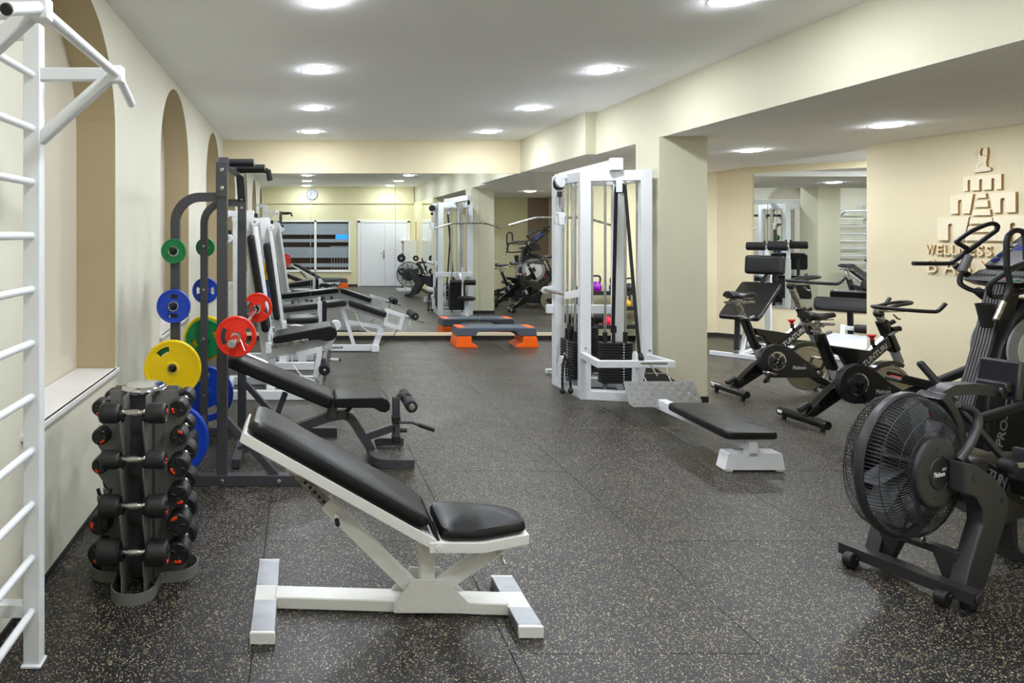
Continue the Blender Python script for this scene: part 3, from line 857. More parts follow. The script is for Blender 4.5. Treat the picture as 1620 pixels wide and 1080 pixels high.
# barbell in the rack with a red plate at each end
BX = lambda y: -0.394 + (y - 4.07) * 0.015
bb = thing('barbell', 'chrome barbell resting in the catches of the squat rack', 'barbell', (BX(4.87), 4.87, 0.985))
BZ = 0.985
G().tube([(BX(4.2), 4.20, BZ), (BX(5.52), 5.52, BZ)], 0.0145, 14).out('shaft', CHROME, bb)
for a, b_ in ((4.19, 3.80), (5.54, 5.93)):
    s = 1 if b_ > a else -1
    G().lathe([(0, 0), (0.024, 0), (0.024, 0.39), (0.022, 0.394), (0, 0.394)], (BX(a), a, BZ), (0.0, s, 0), 20).out('sleeve', CHROME, bb)
    G().lathe([(0.015, 0), (0.037, 0), (0.037, 0.03), (0.015, 0.03)], (BX(a), a, BZ), (0, s, 0), 20, ring=True).out('collar_ring', CHROME, bb)
    G().lathe([(0, 0.394), (0.019, 0.394), (0.018, 0.397), (0, 0.397)], (BX(a), a, BZ), (0, s, 0), 20).out('sleeve_cap', SILVP, bb)
    yc = a + s * 0.155
    G().lathe([(0.0245, 0), (0.030, 0), (0.030, 0.02), (0.0245, 0.02)], (BX(a), yc, BZ), (0, s, 0), 16, ring=True).tube([(BX(a) + 0.028, yc + s * 0.01, BZ - 0.01), (BX(a) + 0.055, yc + s * 0.02, BZ - 0.075)], 0.0035, 8).out('spring_clip', CHROME, bb)
for y, nm in ((4.075, 'nearer'), (5.665, 'farther')):
    plate(0.122, 0.034, RED, (BX(y), y, BZ), [(0, 38, 0.5, 0.8), (180, 38, 0.5, 0.8)], 'red weight plate on the %s end of the barbell' % nm, 'red plates on the barbell', rz=-0.015, hub=0.22)

# ------------------------------------------------------------------ charcoal bench in the rack
db = thing('incline_bench', 'charcoal framed black bench with leg roller, standing in the squat rack', 'bench', (0.2, 4.89, 0))
YC = 4.89
a = math.radians(22.5)
ux = Vector((-math.cos(a), 0, math.sin(a)))
G().pad([(0, -0.145), (0.80, -0.145), (0.80, 0.145), (0, 0.145)], (0.195, YC, 0.372), ux, (0, -1, 0), 0.085, 0.008, 0.028).out('backrest', LEATHER, db)
G().prism([(0.0, 0.003), (0.17, 0.003), (0.17, 0.07), (0.035, 0.07), (0.0, 0.05)], Vector((0.195, YC + 0.05, 0.3725)) + ux * 0.52 + Vector((math.sin(a), 0, math.cos(a))) * 0.0945, ux, (0, 1, 0), 0.002).out('white_patch', TRIMW, db)  # thin white patch on top of the backrest
G().prism([(0.242, 0.455), (0.225, 0.44), (0.225, 0.40), (0.245, 0.385), (0.50, 0.385), (0.54, 0.36), (0.58, 0.352), (0.61, 0.375), (0.615, 0.41), (0.595, 0.445), (0.56, 0.46)], (0, YC, 0), (1, 0, 0), (0, 0, 1), 0.30, 0.016).out('seat', LEATHER, db)
path = [(-0.45, YC, 0.05), (-0.06, YC, 0.20), (0.18, YC, 0.285), (0.28, YC, 0.305)] + [(0.28 + 0.10 * math.sin(math.radians(q)), YC, 0.205 + 0.10 * math.cos(math.radians(q))) for q in range(12, 68, 12)] + [(0.50, YC, 0.045)]
G().rect(path, 0.06, 0.06).out('main_beam', DARK, db)
fp = [(0.76, YC - 0.245, 0.04), (0.60, YC - 0.245, 0.04)] + [(0.60 - 0.1 * math.sin(math.radians(q)), YC - 0.145 - 0.1 * math.cos(math.radians(q)), 0.04) for q in range(15, 90, 15)] + [(0.50, YC - 0.10, 0.04), (0.50, YC + 0.10, 0.04)] + [(0.60 - 0.1 * math.cos(math.radians(q)), YC + 0.145 + 0.1 * math.sin(math.radians(q)), 0.04) for q in range(15, 90, 15)] + [(0.60, YC + 0.245, 0.04), (0.76, YC + 0.245, 0.04)]
G().rect(fp, 0.055, 0.06, side=(0, 0, 1)).out('front_foot', DARK, db)
G().bar((-0.45, YC - 0.25, 0.035), (-0.45, YC + 0.25, 0.035), 0.06, 0.06).out('rear_foot', DARK, db)
G().box((0.215, YC, 0.355), (0.07, 0.08, 0.15), b=0.004).out('hinge_bracket', DARK, db)
for x in (0.195, 0.235):
    G().cyl((x, YC - 0.04, 0.405), (x, YC - 0.056, 0.405), 0.014, 10, 0.003).out('bolt', STEEL, db)
G().bar((-0.12, YC, 0.46), (-0.24, YC, 0.14), 0.04, 0.04, up=(0, 1, 0)).out('backrest_strut', DARK, db)
G().bar((0.36, YC, 0.38), (0.30, YC, 0.30), 0.03, 0.03, up=(0, 1, 0)).cyl((0.33, YC - 0.02, 0.31), (0.33, YC - 0.07, 0.30), 0.012, 12).out('seat_strut', BLACKM, db)
G().bar((0.44, YC, 0.14), (0.66, YC, 0.215), 0.05, 0.05, up=(0, 1, 0)).out('front_arm', DARK, db)
G().bar((0.672, YC, 0.10), (0.672, YC, 0.43), 0.05, 0.05).out('roller_post', DARK, db)
for z in (0.13, 0.27):
    G().box((0.672, YC, z), (0.06, 0.06, 0.05)).out('post_sleeve', BLACKM, db)
G().rect([(0.672, YC, 0.42), (0.70, YC, 0.45), (0.75, YC, 0.42)], 0.03, 0.02).out('roller_bracket', DARK, db)
for s in (-1, 1):
    r_ = G().cyl((0.755, YC + s * 0.03, 0.405), (0.755, YC + s * 0.19, 0.405), 0.042, 24, 0.008).out('foam_roller', FOAM, db)
    G().cyl((0.755, YC + s * 0.19, 0.405), (0.755, YC + s * 0.197, 0.405), 0.022, 16).out('roller_cap', STEEL, r_)
G().tube([(0.69, YC - 0.03, 0.255), (0.78, YC - 0.03, 0.255), (0.81, YC - 0.03, 0.245), (0.93, YC - 0.03, 0.205)], 0.011, 12).out('lever', DARK, db)
G().tube([(0.83, YC - 0.03, 0.239), (0.94, YC - 0.03, 0.202)], 0.0165, 14).out('lever_grip', RUBBER, db)
G().cyl((0.70, YC - 0.0, 0.19), (0.75, YC, 0.19), 0.016, 14).out('adjust_knob', BLACKM, db)

# ------------------------------------------------------------------ white adjustable bench in front
bw = thing('adjustable_bench', 'white framed adjustable bench with black padding, in the open front floor', 'bench', (0.4, 2.93, 0))
ROT = -0.054
yb = lambda x: 2.957 - (x + 0.155) * 0.054
for x0, y0, y1, nm in ((-0.155, 2.655, 3.26, 'left'), (0.905, 2.695, 3.105, 'right')):
    yc = yb(x0)
    f = G().box((x0, (y0 + y1) / 2, 0.025), (0.098, y1 - y0 - 0.014, 0.044), b=0.004).box((x0, y0 + 0.006, 0.024), (0.1, 0.012, 0.047), b=0.003).box((x0, y1 - 0.006, 0.024), (0.1, 0.012, 0.047), b=0.003).out('foot', CREAM, bw)
    for a_, b_ in ((y0 + 0.014, yc - 0.06), (yc + 0.06, y1 - 0.014)):
        G().box((x0, (a_ + b_) / 2, 0.0255), (0.1005, b_ - a_, 0.0465), b=0.004).out('zinc_sleeve', GALV, f)
G().bar((-0.115, yb(-0.115), 0.027), (0.87, yb(0.87), 0.027), 0.10, 0.05, b=0.004).out('base_beam', CREAM, bw)
YB_ = 2.915
G().bar((0.53, YB_, 0.04), (0.53, YB_, 0.335), 0.075, 0.06).out('post', CREAM, bw)
for s in (-1, 1):
    G().prism([(0.385, 0.012), (0.70, 0.012), (0.70, 0.05), (0.595, 0.15), (0.47, 0.15), (0.385, 0.05)], (0, YB_ + s * 0.054, 0), (1, 0, 0), (0, 0, 1), 0.008).out('gusset', CREAM, bw)
    for x, z in ((0.41, 0.03), (0.665, 0.03), (0.565, 0.13)):
        G().cyl((x, YB_ + s * 0.057, z), (x, YB_ + s * 0.062, z), 0.006, 8, 0.001).out('rivet', CREAM, bw)
d0 = Vector((0.50, YB_, 0.06)); d1 = Vector((0.10, YB_, 0.455)); d2 = Vector((-0.04, YB_, 0.60))
st_ = G().bar(d0, d1, 0.06, 0.055, up=(0, 1, 0)).out('support_strut', CREAM, bw)
inn = G().bar(d1 + (d0 - d1) * 0.1, d2, 0.045, 0.042, up=(0, 1, 0)).out('telescopic_tube', STEEL, bw)
dd = (d2 - d1).normalized()
for k in range(5):
    p = d1 + dd * (0.012 + 0.028 * k)
    G().cyl(p + V(0, -0.0225, 0), p + V(0, -0.0245, 0), 0.0075, 10, 0).out('hole', BLACKM, inn)
p = d1 + (d0 - d1) * 0.11
G().cyl(p + V(0, -0.03, 0), p + V(0, -0.062, -0.004), 0.012, 12).out('pin_sleeve', CREAM, st_)
G().cyl(p + V(0, -0.062, -0.004), p + V(0.004, -0.09, -0.022), 0.010, 14, 0.004).out('locking_pin', BLACKM, bw)
# front strut under the seat
e0 = Vector((0.57, YB_, 0.085)); e1 = Vector((0.86, YB_, 0.285))
G().bar(e0, e1, 0.055, 0.05, up=(0, 1, 0)).out('seat_strut', CREAM, bw)
G().bar(e1 + (e0 - e1) * 0.05, Vector((0.915, YB_, 0.30)), 0.04, 0.036, up=(0, 1, 0)).out('telescopic_tube', STEEL, bw)
G().box((0.905, YB_, 0.295), (0.09, 0.07, 0.045)).cyl((0.90, YB_ - 0.036, 0.298), (0.90, YB_ - 0.046, 0.298), 0.01, 10).out('seat_bracket', CREAM, bw)
p = e1 + (e0 - e1) * 0.10
G().cyl(p + V(0, -0.028, 0), p + V(0.0, -0.075, -0.006), 0.013, 12).out('pin_sleeve', CREAM, bw)
G().cyl(p + V(0, -0.07, -0.005), p + V(0.008, -0.10, -0.035), 0.009, 12, 0.003).out('locking_pin', STEEL, bw)
# seat: frame tapering to the front, upholstery on top
sf = [(0.515, -0.155), (0.735, -0.155), (0.945, -0.075), (0.945, 0.075), (0.735, 0.155), (0.515, 0.155)]
G().prism(sf, (0, YB_, 0.327), (1, 0, 0), (0, 1, 0), 0.042, 0.003).out('seat_frame', CREAM, bw)
G().cyl((0.555, YB_ - 0.154, 0.327), (0.555, YB_ - 0.158, 0.327), 0.013, 16, 0.001).out('pivot_cap', CREAM, bw)
sp_ = [(0.565, -0.15), (0.735, -0.15), (0.94, -0.07), (0.94, 0.07), (0.735, 0.15), (0.565, 0.15)]
G().pad(sp_, (0, YB_, 0.348), (1, 0, 0), (0, 1, 0), 0.06, 0.022, 0.03).out('seat', LEATHER, bw)
# backrest
a = math.radians(29.2)
ux = Vector((-math.cos(a), 0, math.sin(a))); uz = Vector((math.sin(a), 0, math.cos(a)))
o_ = Vector((0.525, YB_, 0.318))
L_ = 0.895
G().prism([(0, -0.15), (L_, -0.15), (L_, 0.15), (0, 0.15)], o_ + uz * 0.022, ux, (0, -1, 0), 0.042, 0.003).out('backrest_frame', CREAM, bw)
G().pad([(0.052, -0.148), (L_ - 0.004, -0.148), (L_ - 0.004, 0.148), (0.052, 0.148)], o_ + uz * 0.043, ux, (0, -1, 0), 0.065, 0.016, 0.032).out('backrest', LEATHER, bw)
G().box((0.548, YB_, 0.375), (0.010, 0.27, 0.115), (0, -0.32, 0), b=0.004).out('gap_flap', LEATHER, bw)
G().box(d2 + V(0.005, 0, 0.01), (0.06, 0.07, 0.05), (0, 0.5, 0)).out('strut_bracket', CREAM, bw)

# ------------------------------------------------------------------ cable tower with low row bench
ct = thing('cable_tower', 'white multi station cable tower with weight stacks beside the square column', 'cable machine', (3.0, 6.85, 0))
PA, PB, PC, PD = V(2.732, 6.61, 0), V(3.255, 6.48, 0), V(2.70, 7.20, 0), V(3.29, 7.12, 0)
for p in (PA, PB, PC, PD):
    G().box((p.x, p.y, 1.10), (0.10, 0.10, 2.20), (0, 0, -0.15 if p in (PA, PB) else 0), b=0.004).out('post', WHITE, ct)
for z, h in ((2.15, 0.10), (0.045, 0.09)):
    for p, q in ((PA, PB), (PA, PC), (PB, PD), (PC, PD)):
        G().bar(p + V(0, 0, z), q + V(0, 0, z), 0.096, h, b=0.004).out('top_rail' if z > 1 else 'base_rail', WHITE, ct)
G().bar((2.975, 6.44, 2.25), (3.045, 8.12, 2.25), 0.085, 0.10, b=0.004).out('boom', WHITE, ct)
G().box((2.975, 6.47, 2.255), (0.11, 0.06, 0.115)).out('boom_cap', WHITE, ct)
for x, y, z in ((2.975, 6.50, 2.32), (3.04, 8.0, 2.32)):
    for s in (-1, 1):
        G().cyl((x + s * 0.04, y, z - 0.03), (x + s * 0.055, y, z - 0.03), 0.009, 8).out('bolt', STEEL, ct)
G().bar((2.59, 7.24, 0.80), (3.30, 7.20, 0.80), 0.05, 0.09).out('mid_rail', WHITE, ct)
# front guard
for p, q in (((2.70, 6.56, 0.43), (2.66, 6.14, 0.43)), ((3.27, 6.44, 0.43), (3.31, 6.14, 0.43)), ((2.635, 6.12, 0.43), (3.335, 6.12, 0.43))):
    G().bar(p, q, 0.05, 0.062).out('guard_bar', WHITE, ct)
for x, y in ((2.715, 6.545), (3.262, 6.415)):
    for z in (0.38, 0.50):
        G().cyl((x, y, z), (x, y - 0.016, z), 0.012, 8, 0.003).out('bolt', STEEL, ct)
# weight stacks: each plate on its own
def stack(cx, cy, n, ax, zt0, wid=0.30, dep=0.11):
    st = bpy.data.objects.new('weight_stack', None); COL.objects.link(st); st.parent = ct
    pz = 0.027
    for k in range(n):
        z = zt0 + pz * (k + 0.5)
        s = (wid, dep, pz - 0.004) if ax == 'x' else (dep, wid, pz - 0.004)
        G().box((cx, cy, z), s, b=0.004).out('stack_plate', BLACKM, st)
        if ax == 'x':
            G().box((cx + 0.06, cy - dep / 2 - 0.0005, z), (0.014, 0.002, 0.012), b=0).out('number_tab', TRIMW, st)
        else:
            G().box((cx - dep / 2 - 0.0005, cy - 0.04, z), (0.002, 0.014, 0.012), b=0).out('number_tab', TRIMW, st)
    zt = zt0 + pz * n
    for s in (-1, 1):
        q = (cx + s * 0.10, cy) if ax == 'x' else (cx, cy + s * 0.10)
        G().tube([(q[0], q[1], 0.06), (q[0], q[1], 2.12)], 0.0125, 12).out('guide_rod', CHROME, st)
        G().cyl((q[0], q[1], zt), (q[0], q[1], zt + 0.10), 0.022, 14).out('rod_bush', RUBBER, st)
        G().cyl((q[0], q[1], 0.085), (q[0], q[1], zt0), 0.02, 14).out('rod_spacer', SILVP, st)
    return zt
z1 = stack(3.10, 6.76, 15, 'x', 0.12)
z2 = stack(2.715, 6.89, 14, 'y', 0.15)
z3 = stack(3.00, 7.30, 18, 'x', 0.12)
pl = G().lathe([(0, -0.016), (0.05, -0.016), (0.045, 0), (0.05, 0.016), (0, 0.016)], (3.03, 6.50, 2.03), (0, 1, 0), 28).out('belt_pulley', RUBBER, ct)
G().box((3.005, 6.47, 2.055), (0.06, 0.006, 0.13), b=0.002).box((3.005, 6.53, 2.055), (0.06, 0.006, 0.13), b=0.002).out('pulley_bracket', WHITE, ct)
G().bar((2.99, 6.50, 2.03), (3.06, 6.72, z1 + 0.12), 0.034, 0.006, b=0, up=(0, 1, 0)).out('belt', STRAP, ct)
G().bar((3.075, 6.50, 2.03), (3.045, 6.16, 0.47), 0.030, 0.006, b=0, up=(0, 1, 0)).out('belt', STRAP, ct)
G().cyl((3.07, 6.73, z1), (3.07, 6.73, z1 + 0.12), 0.016, 12).box((3.07, 6.73, z1 + 0.13), (0.05, 0.03, 0.07)).out('belt_clamp', RUBBER, ct)
# low pulley of the row
G().prism(arc(6.17, 0.49, 0.045, 180, 0, 8) + [(6.23, 0.10), (6.11, 0.10)], (3.01, 0, 0), (0, 1, 0), (0, 0, 1), 0.012, 0.002).out('pulley_bracket', WHITE, ct)
G().lathe([(0, -0.018), (0.055, -0.018), (0.05, 0), (0.055, 0.018), (0, 0.018)], (3.04, 6.16, 0.47), (1, 0, 0), 28).out('low_pulley', RUBBER, ct)
# left station: upper pulley, grip handle, low pulley
G().lathe([(0, -0.02), (0.052, -0.02), (0.056, -0.012), (0.056, 0.012), (0.052, 0.02), (0, 0.02)], (2.60, 6.88, 2.115), (0.4, -0.9, 0), 28).out('pulley_cover', WHITE, ct)
G().lathe([(0, -0.015), (0.064, -0.015), (0.058, 0), (0.064, 0.015), (0, 0.015)], (2.594, 6.90, 2.10), (0.4, -0.9, 0), 28).out('pulley_wheel', RUBBER, ct)
G().bar((2.60, 6.90, 2.17), (2.72, 6.90, 2.17), 0.04, 0.03).out('pulley_arm', WHITE, ct)
G().cyl((2.594, 6.88, 2.02), (2.594, 6.88, 1.965), 0.024, 14).tube([(2.594, 6.88, 1.97), (2.594, 6.88, 1.86)], 0.004, 8).out('cable_stop', RUBBER, ct)
G().tube([(2.72, 6.90, 2.12), (2.72, 6.89, z2)], 0.004, 8).out('cable', mat('green coated cable', (150, 170, 60), 0.4), ct)
G().tube([(3.045, 8.0, 2.2), (3.045, 8.0, 1.80)], 0.004, 8).tube([(3.0, 7.3, 2.2), (3.0, 7.3, z3)], 0.004, 8).out('cable', STRAP, ct)
G().lathe([(0, -0.015), (0.05, -0.015), (0.045, 0), (0.05, 0.015), (0, 0.015)], (3.045, 8.03, 2.17), (1, 0, 0), 28).out('pulley_wheel', RUBBER, ct)
G().box((2.62, 6.90, 0.19), (0.05, 0.08, 0.20)).lathe([(0, -0.02), (0.045, -0.02), (0.045, 0.02), (0, 0.02)], (2.605, 6.84, 0.33), (1, 0, 0), 20).out('low_pulley', WHITE, ct)
G().lathe([(0, -0.015), (0.055, -0.015), (0.05, 0), (0.055, 0.015), (0, 0.015)], (2.70, 6.86, z2 + 0.12), (1, 0, 0), 24).bar((2.70, 6.86, z2), (2.70, 6.86, z2 + 0.12), 0.03, 0.05).out('floating_pulley', RUBBER, ct)
G().tube([(2.56, 6.60, 1.005), (2.56, 7.24, 1.005)], 0.018, 14).out('hand_rail', CHROME, ct)
for y in (6.60, 7.22):
    G().prism([(2.535, 0.975), (2.56, 0.965), (2.70, 0.99), (2.70, 1.06), (2.64, 1.05), (2.56, 1.035), (2.535, 1.02)], (0, y, 0), (1, 0, 0), (0, 0, 1), 0.012, 0.002).out('rail_bracket', WHITE, ct)
# lat station behind: seat, knee rollers, foot
G().bar((3.10, 7.25, 0.035), (3.10, 7.78, 0.035), 0.06, 0.05).bar((2.78, 7.78, 0.03), (3.42, 7.78, 0.03), 0.06, 0.05).out('seat_base', WHITE, ct)
G().bar((3.10, 7.62, 0.05), (3.10, 7.62, 0.34), 0.06, 0.06).out('seat_post', WHITE, ct)
G().lathe([(0, 0), (0.15, 0), (0.17, 0.02), (0.165, 0.055), (0.12, 0.07), (0, 0.075)], (3.10, 7.64, 0.34), (0, 0, 1), 32).out('seat', LEATHER, ct)
G().bar((3.06, 7.26, 0.80), (3.06, 7.48, 0.70), 0.05, 0.05).bar((3.06, 7.48, 0.40), (3.06, 7.48, 0.95), 0.035, 0.035).out('knee_arm', WHITE, ct)
for s in (-1, 1):
    G().cyl((3.06 + s * 0.03, 7.52, 0.665), (3.06 + s * 0.24, 7.52, 0.665), 0.052, 20, 0.008).out('knee_roller', FOAM, ct)
# low row: rail, foot, pad, tread plate
G().bar((3.01, 6.12, 0.165), (3.02, 4.62, 0.185), 0.075, 0.085, b=0.004).out('row_rail', WHITE, ct)
G().bar((3.03, 4.615, 0.10), (3.03, 4.615, 0.235), 0.07, 0.06).out('row_post', WHITE, ct)
G().prism([(2.835, 0.012), (3.243, 0.012), (3.222, 0.12), (3.212, 0.126), (2.872, 0.126), (2.862, 0.12)], (0, 4.63, 0), (1, 0, 0), (0, 0, 1), 0.10, 0.002).out('row_foot', WHITE, ct)
for x in (2.87, 3.21):
    G().box((x, 4.63, 0.007), (0.05, 0.09, 0.014), b=0.002).out('foot_glide', TRIMW, ct)
G().pad([(2.835, 4.55), (3.185, 4.55), (3.20, 5.36), (2.86, 5.36)], (0, 0, 0.222), (1, 0, 0), (0, 1, 0), 0.055, 0.006, 0.02).out('row_seat', LEATHER, ct)
tl = Vector((0, 0.50, 0.86)).normalized()
to = Vector((2.725, 5.68, 0.155))
wv = Vector((1, 0, 0))
tp = G().prism([(0.03, 0), (0.575, 0), (0.615, 0.05), (0.59, 0.22), (0.0, 0.22), (0.0, 0.03)], to, wv, tl, 0.006, 0.001).out('tread_plate', TREAD, ct)
g = G()
nz = wv.cross(tl)
for i in range(13):
    for j in range(5):
        x = 0.045 + 0.044 * i; y = 0.028 + 0.042 * j
        a = PI / 4 if (i + j) % 2 else -PI / 4
        d = wv * math.cos(a) + tl * math.sin(a)
        for s in (-0.007, 0.007):
            e = wv * -math.sin(a) + tl * math.cos(a)
            c = to + wv * x + tl * y + nz * 0.0035 + e * s
            g.bar(c - d * 0.013, c + d * 0.014, 0.0065, 0.005, b=0.0015, up=nz)
t_ = g.out('tread_pattern', TREAD, tp); t_['kind'] = 'stuff'
G().bar((3.01, 5.80, 0.19), (3.01, 6.12, 0.22), 0.05, 0.08).out('plate_stay', WHITE, ct)

# accessories on the tower: each lifts off
rp = thing('triceps_rope', 'black twisted rope attachment with ball ends on the left low pulley', 'rope', (2.59, 6.74, 0.385))
for s, L in ((-1, 0.0), (1, -0.01)):
    p0 = V(2.595, 6.74, 0.385); pts = bez([p0, V(2.595 + s * 0.016, 6.73, 0.34), V(2.595 + s * 0.036, 6.71, 0.22), V(2.595 + s * 0.04, 6.70, 0.07)], 10)
    rr = [0.0125 + 0.002 * math.sin(i * 2.2) for i in range(len(pts))]
    r_ = G().tube(pts, rr, 12).out('rope_leg', STRAP, rp)
    G().ell((2.595 + s * 0.04, 6.70, 0.055), (0.027, 0.027, 0.03)).out('ball_end', RUBBER, r_)
G().tube([(2.595 + 0.014 * math.cos(q), 6.74, 0.40 + 0.02 * math.sin(q)) for q in [2 * PI * k / 16 for k in range(16)]], 0.004, 8, closed=True).out('ring', STEEL, rp)
hd = thing('stirrup_attachment', 'small white stirrup handle hanging from the upper left pulley', 'handle', (2.594, 6.88, 1.86))
G().tube([(2.594 + x, 6.87, z) for x, z in ((-0.012, 1.86), (-0.035, 1.80), (-0.05, 1.74), (-0.05, 1.695), (0.05, 1.695), (0.05, 1.74), (0.035, 1.80), (0.012, 1.86))], 0.0055, 8, closed=True).out('stirrup', STEEL, hd)
G().box((2.607, 6.87, 1.745), (0.062, 0.05, 0.13), b=0.008).out('label_sleeve', WHITE, hd)
lb = thing('lat_pulldown_bar', 'long bent steel pulldown bar hanging behind the cable tower', 'pulldown bar', (3.045, 8.03, 1.79))
G().tube(bez([(2.425, 8.03, 1.69), (2.58, 8.03, 1.735), (2.72, 8.03, 1.775), (2.80, 8.03, 1.785)], 5) + bez([(3.29, 8.03, 1.785), (3.37, 8.03, 1.775), (3.51, 8.03, 1.735), (3.665, 8.03, 1.69)], 5), 0.0145, 12).out('bar', STEEL, lb)
G().tube([(3.045 + 0.014 * math.cos(q), 8.03, 1.803 + 0.018 * math.sin(q)) for q in [2 * PI * k / 14 for k in range(14)]], 0.004, 8, closed=True).out('ring', STEEL, lb)
rh = thing('row_attachment', 'close grip chrome row handle resting in front of the low pulley', 'handle', (3.080, 5.95, 0.42))
for s in (-1, 1):
    G().tube([(2.940, 5.93 + s * 0.0, 0.47), (3.170, 5.93, 0.47)] if s > 0 else [(2.960, 5.86, 0.31), (3.190, 5.86, 0.31)], 0.010 if s > 0 else 0.0145, 12).out('grip_rod', CHROME, rh)
for x in (2.950, 3.165):
    G().tube([(x, 5.93, 0.47), (x - 0.01, 5.90, 0.39), (x + 0.012, 5.86, 0.31)], 0.006, 10).out('side_rod', CHROME, rh)
G().tube([(2.940, 5.90, 0.39), (3.155, 5.90, 0.39)], 0.006, 10).tube([(3.020, 5.93, 0.47), (3.060, 5.88, 0.37)], 0.007, 10).out('cross_rod', CHROME, rh)
fl_ = G().prism([(0.0, 0.0), (0.06, 0.15), (0.15, 0.14), (0.34, 0.0)], (2.99, 6.0, 0.27), (1, 0, 0), (0, 0.35, 0.93), 0.012, 0.002).out('foot_guard', BLACKM, ct)

# ------------------------------------------------------------------ selector machines along the left wall
def leg_tower(t, y0, y1, ztop, xt, xb, xs0):
    """base frame, leaning backrest slab, weight housing near the wall"""
    G().bar((-0.78, y0, 0.045), (0.14, y0, 0.045), 0.07, 0.085).out('base_beam', WHITE, t)
    G().bar((-0.78, y1, 0.045), (0.14, y1, 0.045), 0.07, 0.085).out('base_beam', WHITE, t)
    G().bar((-0.75, y0, 0.045), (-0.75, y1, 0.045), 0.07, 0.08).out('base_cross', WHITE, t)
    ym = (y0 + y1) / 2
    G().prism([(xb - 0.085, 0.05), (xb + 0.04, 0.05), (xt - 0.015, ztop), (xt - 0.135, ztop)], (0, y0 + 0.34, 0), (1, 0, 0), (0, 0, 1), 0.16, 0.004).out('leaning_post', WHITE, t)
    G().bar((xb - 0.03, y0, 0.075), (xb - 0.03, y0 + 0.34, 0.075), 0.08, 0.06).out('post_foot', WHITE, t)
    dx = (xt - xb)
    G().prism([(xb + 0.005 + dx * 0.28, ztop * 0.28), (xb + 0.028 + dx * 0.28, ztop * 0.28), (xt - 0.004, ztop - 0.08), (xt - 0.027, ztop - 0.08)], (0, y0 + 0.36, 0), (1, 0, 0), (0, 0, 1), 0.50, 0.003).out('back_plate', WHITE, t)
    for y in (y0 + 0.12, y1 - 0.12):
        G().bar((xs0, y, 0.06), (xs0, y, ztop + 0.02), 0.06, 0.05).out('housing_post', WHITE, t)
    G().bar((xs0, y0 + 0.10, ztop - 0.02), (xs0, y1 - 0.10, ztop - 0.02), 0.07, 0.06).out('housing_top', WHITE, t)
    G().bar((xs0, ym, ztop - 0.02), (xt, ym, ztop - 0.06), 0.06, 0.06).out('top_arm', WHITE, t)
    for x, z in ((xs0 + 0.06, ztop - 0.05), (xs0 + 0.09, ztop - 0.28), (xt + 0.02, ztop - 0.12)):
        p = G().lathe([(0, -0.02), (0.038, -0.02), (0.043, -0.012), (0.043, 0.012), (0.038, 0.02), (0, 0.02)], (x, y0 + 0.0, z), (0, 1, 0), 24).out('pulley_cover', WHITE, t)
        G().cyl((x, y0 - 0.02, z), (x, y0 - 0.026, z), 0.011, 8).out('bolt', STEEL, p)
        G().box((x + 0.01, y0, z + 0.06), (0.035, 0.03, 0.045)).out('cable_block', RUBBER, t)
    G().tube([(xs0 + 0.06, y0, ztop - 0.10), (xs0 + 0.06, y0 + 0.0, 0.15)], 0.004, 8).out('cable', STRAP, t)
    for k in range(14):
        G().box((xs0, ym, 0.11 + 0.028 * k), (0.10, 0.28, 0.024), b=0.003).out('stack_plate', BLACKM, t)
    for s in (-0.09, 0.09):
        G().tube([(xs0, ym + s, 0.08), (xs0, ym + s, ztop - 0.04)], 0.011, 10).out('guide_rod', CHROME, t)

le = thing('leg_extension_machine', 'white leg extension machine with tall black backrest, behind the squat rack', 'leg machine', (-0.3, 6.9, 0))
leg_tower(le, 6.58, 7.24, 1.83, -0.475, -0.275, -0.80)
lean = Vector((-0.150, 0, 0.94)).normalized(); fx = Vector((lean.z, 0, -lean.x))
G().pad([(0, 0), (0.42, 0), (0.42, 0.96), (0, 0.96)], Vector((-0.318, 6.98, 0.645)), (0, -1, 0), lean, 0.07, 0.008, 0.03).out('backrest', LEATHER, le)
G().bar(Vector((-0.33, 6.60, 0.66)) - fx * 0.02, Vector((-0.467, 6.60, 1.52)) - fx * 0.02, 0.03, 0.02).bar(Vector((-0.33, 6.70, 0.66)) - fx * 0.02, Vector((-0.467, 6.70, 1.52)) - fx * 0.02, 0.03, 0.02).out('backrest_rail', STEEL, le)
seat = [(-0.275, 0.525), (-0.29, 0.55), (-0.285, 0.585), (-0.25, 0.605), (0.16, 0.68), (0.27, 0.70), (0.32, 0.685), (0.345, 0.64), (0.335, 0.59), (0.30, 0.56), (0.25, 0.55), (0.15, 0.565)]
G().prism(seat, (0, 6.84, 0), (1, 0, 0), (0, 0, 1), 0.42, 0.018).out('seat', LEATHER, le)
G().bar((-0.30, 6.61, 0.50), (0.06, 6.61, 0.565), 0.03, 0.035).out('seat_rail', STEEL, le)
G().prism([(-0.34, 0.36), (-0.30, 0.52), (0.24, 0.56), (0.33, 0.62), (0.36, 0.60), (0.28, 0.45), (0.10, 0.44), (-0.05, 0.40)], (0, 6.86, 0), (1, 0, 0), (0, 0, 1), 0.10, 0.006).out('seat_support', WHITE, le)
G().box((-0.325, 6.62, 0.49), (0.06, 0.05, 0.10)).out('seat_bracket', WHITE, le)
G().bar((0.30, 7.02, 0.62), (0.21, 7.02, 0.05), 0.06, 0.07).out('front_post', WHITE, le)
G().bar((0.27, 6.70, 0.46), (0.20, 6.70, 0.06), 0.05, 0.04).out('lever_shank', STEEL, le)
G().lathe([(0, -0.03), (0.05, -0.03), (0.055, 0), (0.05, 0.03), (0, 0.03)], (0.345, 7.03, 0.655), (0, 1, 0), 24).out('cam_hub', WHITE, le)
G().rect([(-0.05, 6.66, 0.42), (0.17, 6.66, 0.47), (0.17, 6.66, 0.44), (0.13, 6.66, 0.20)], 0.05, 0.05).out('lever_arm', WHITE, le)
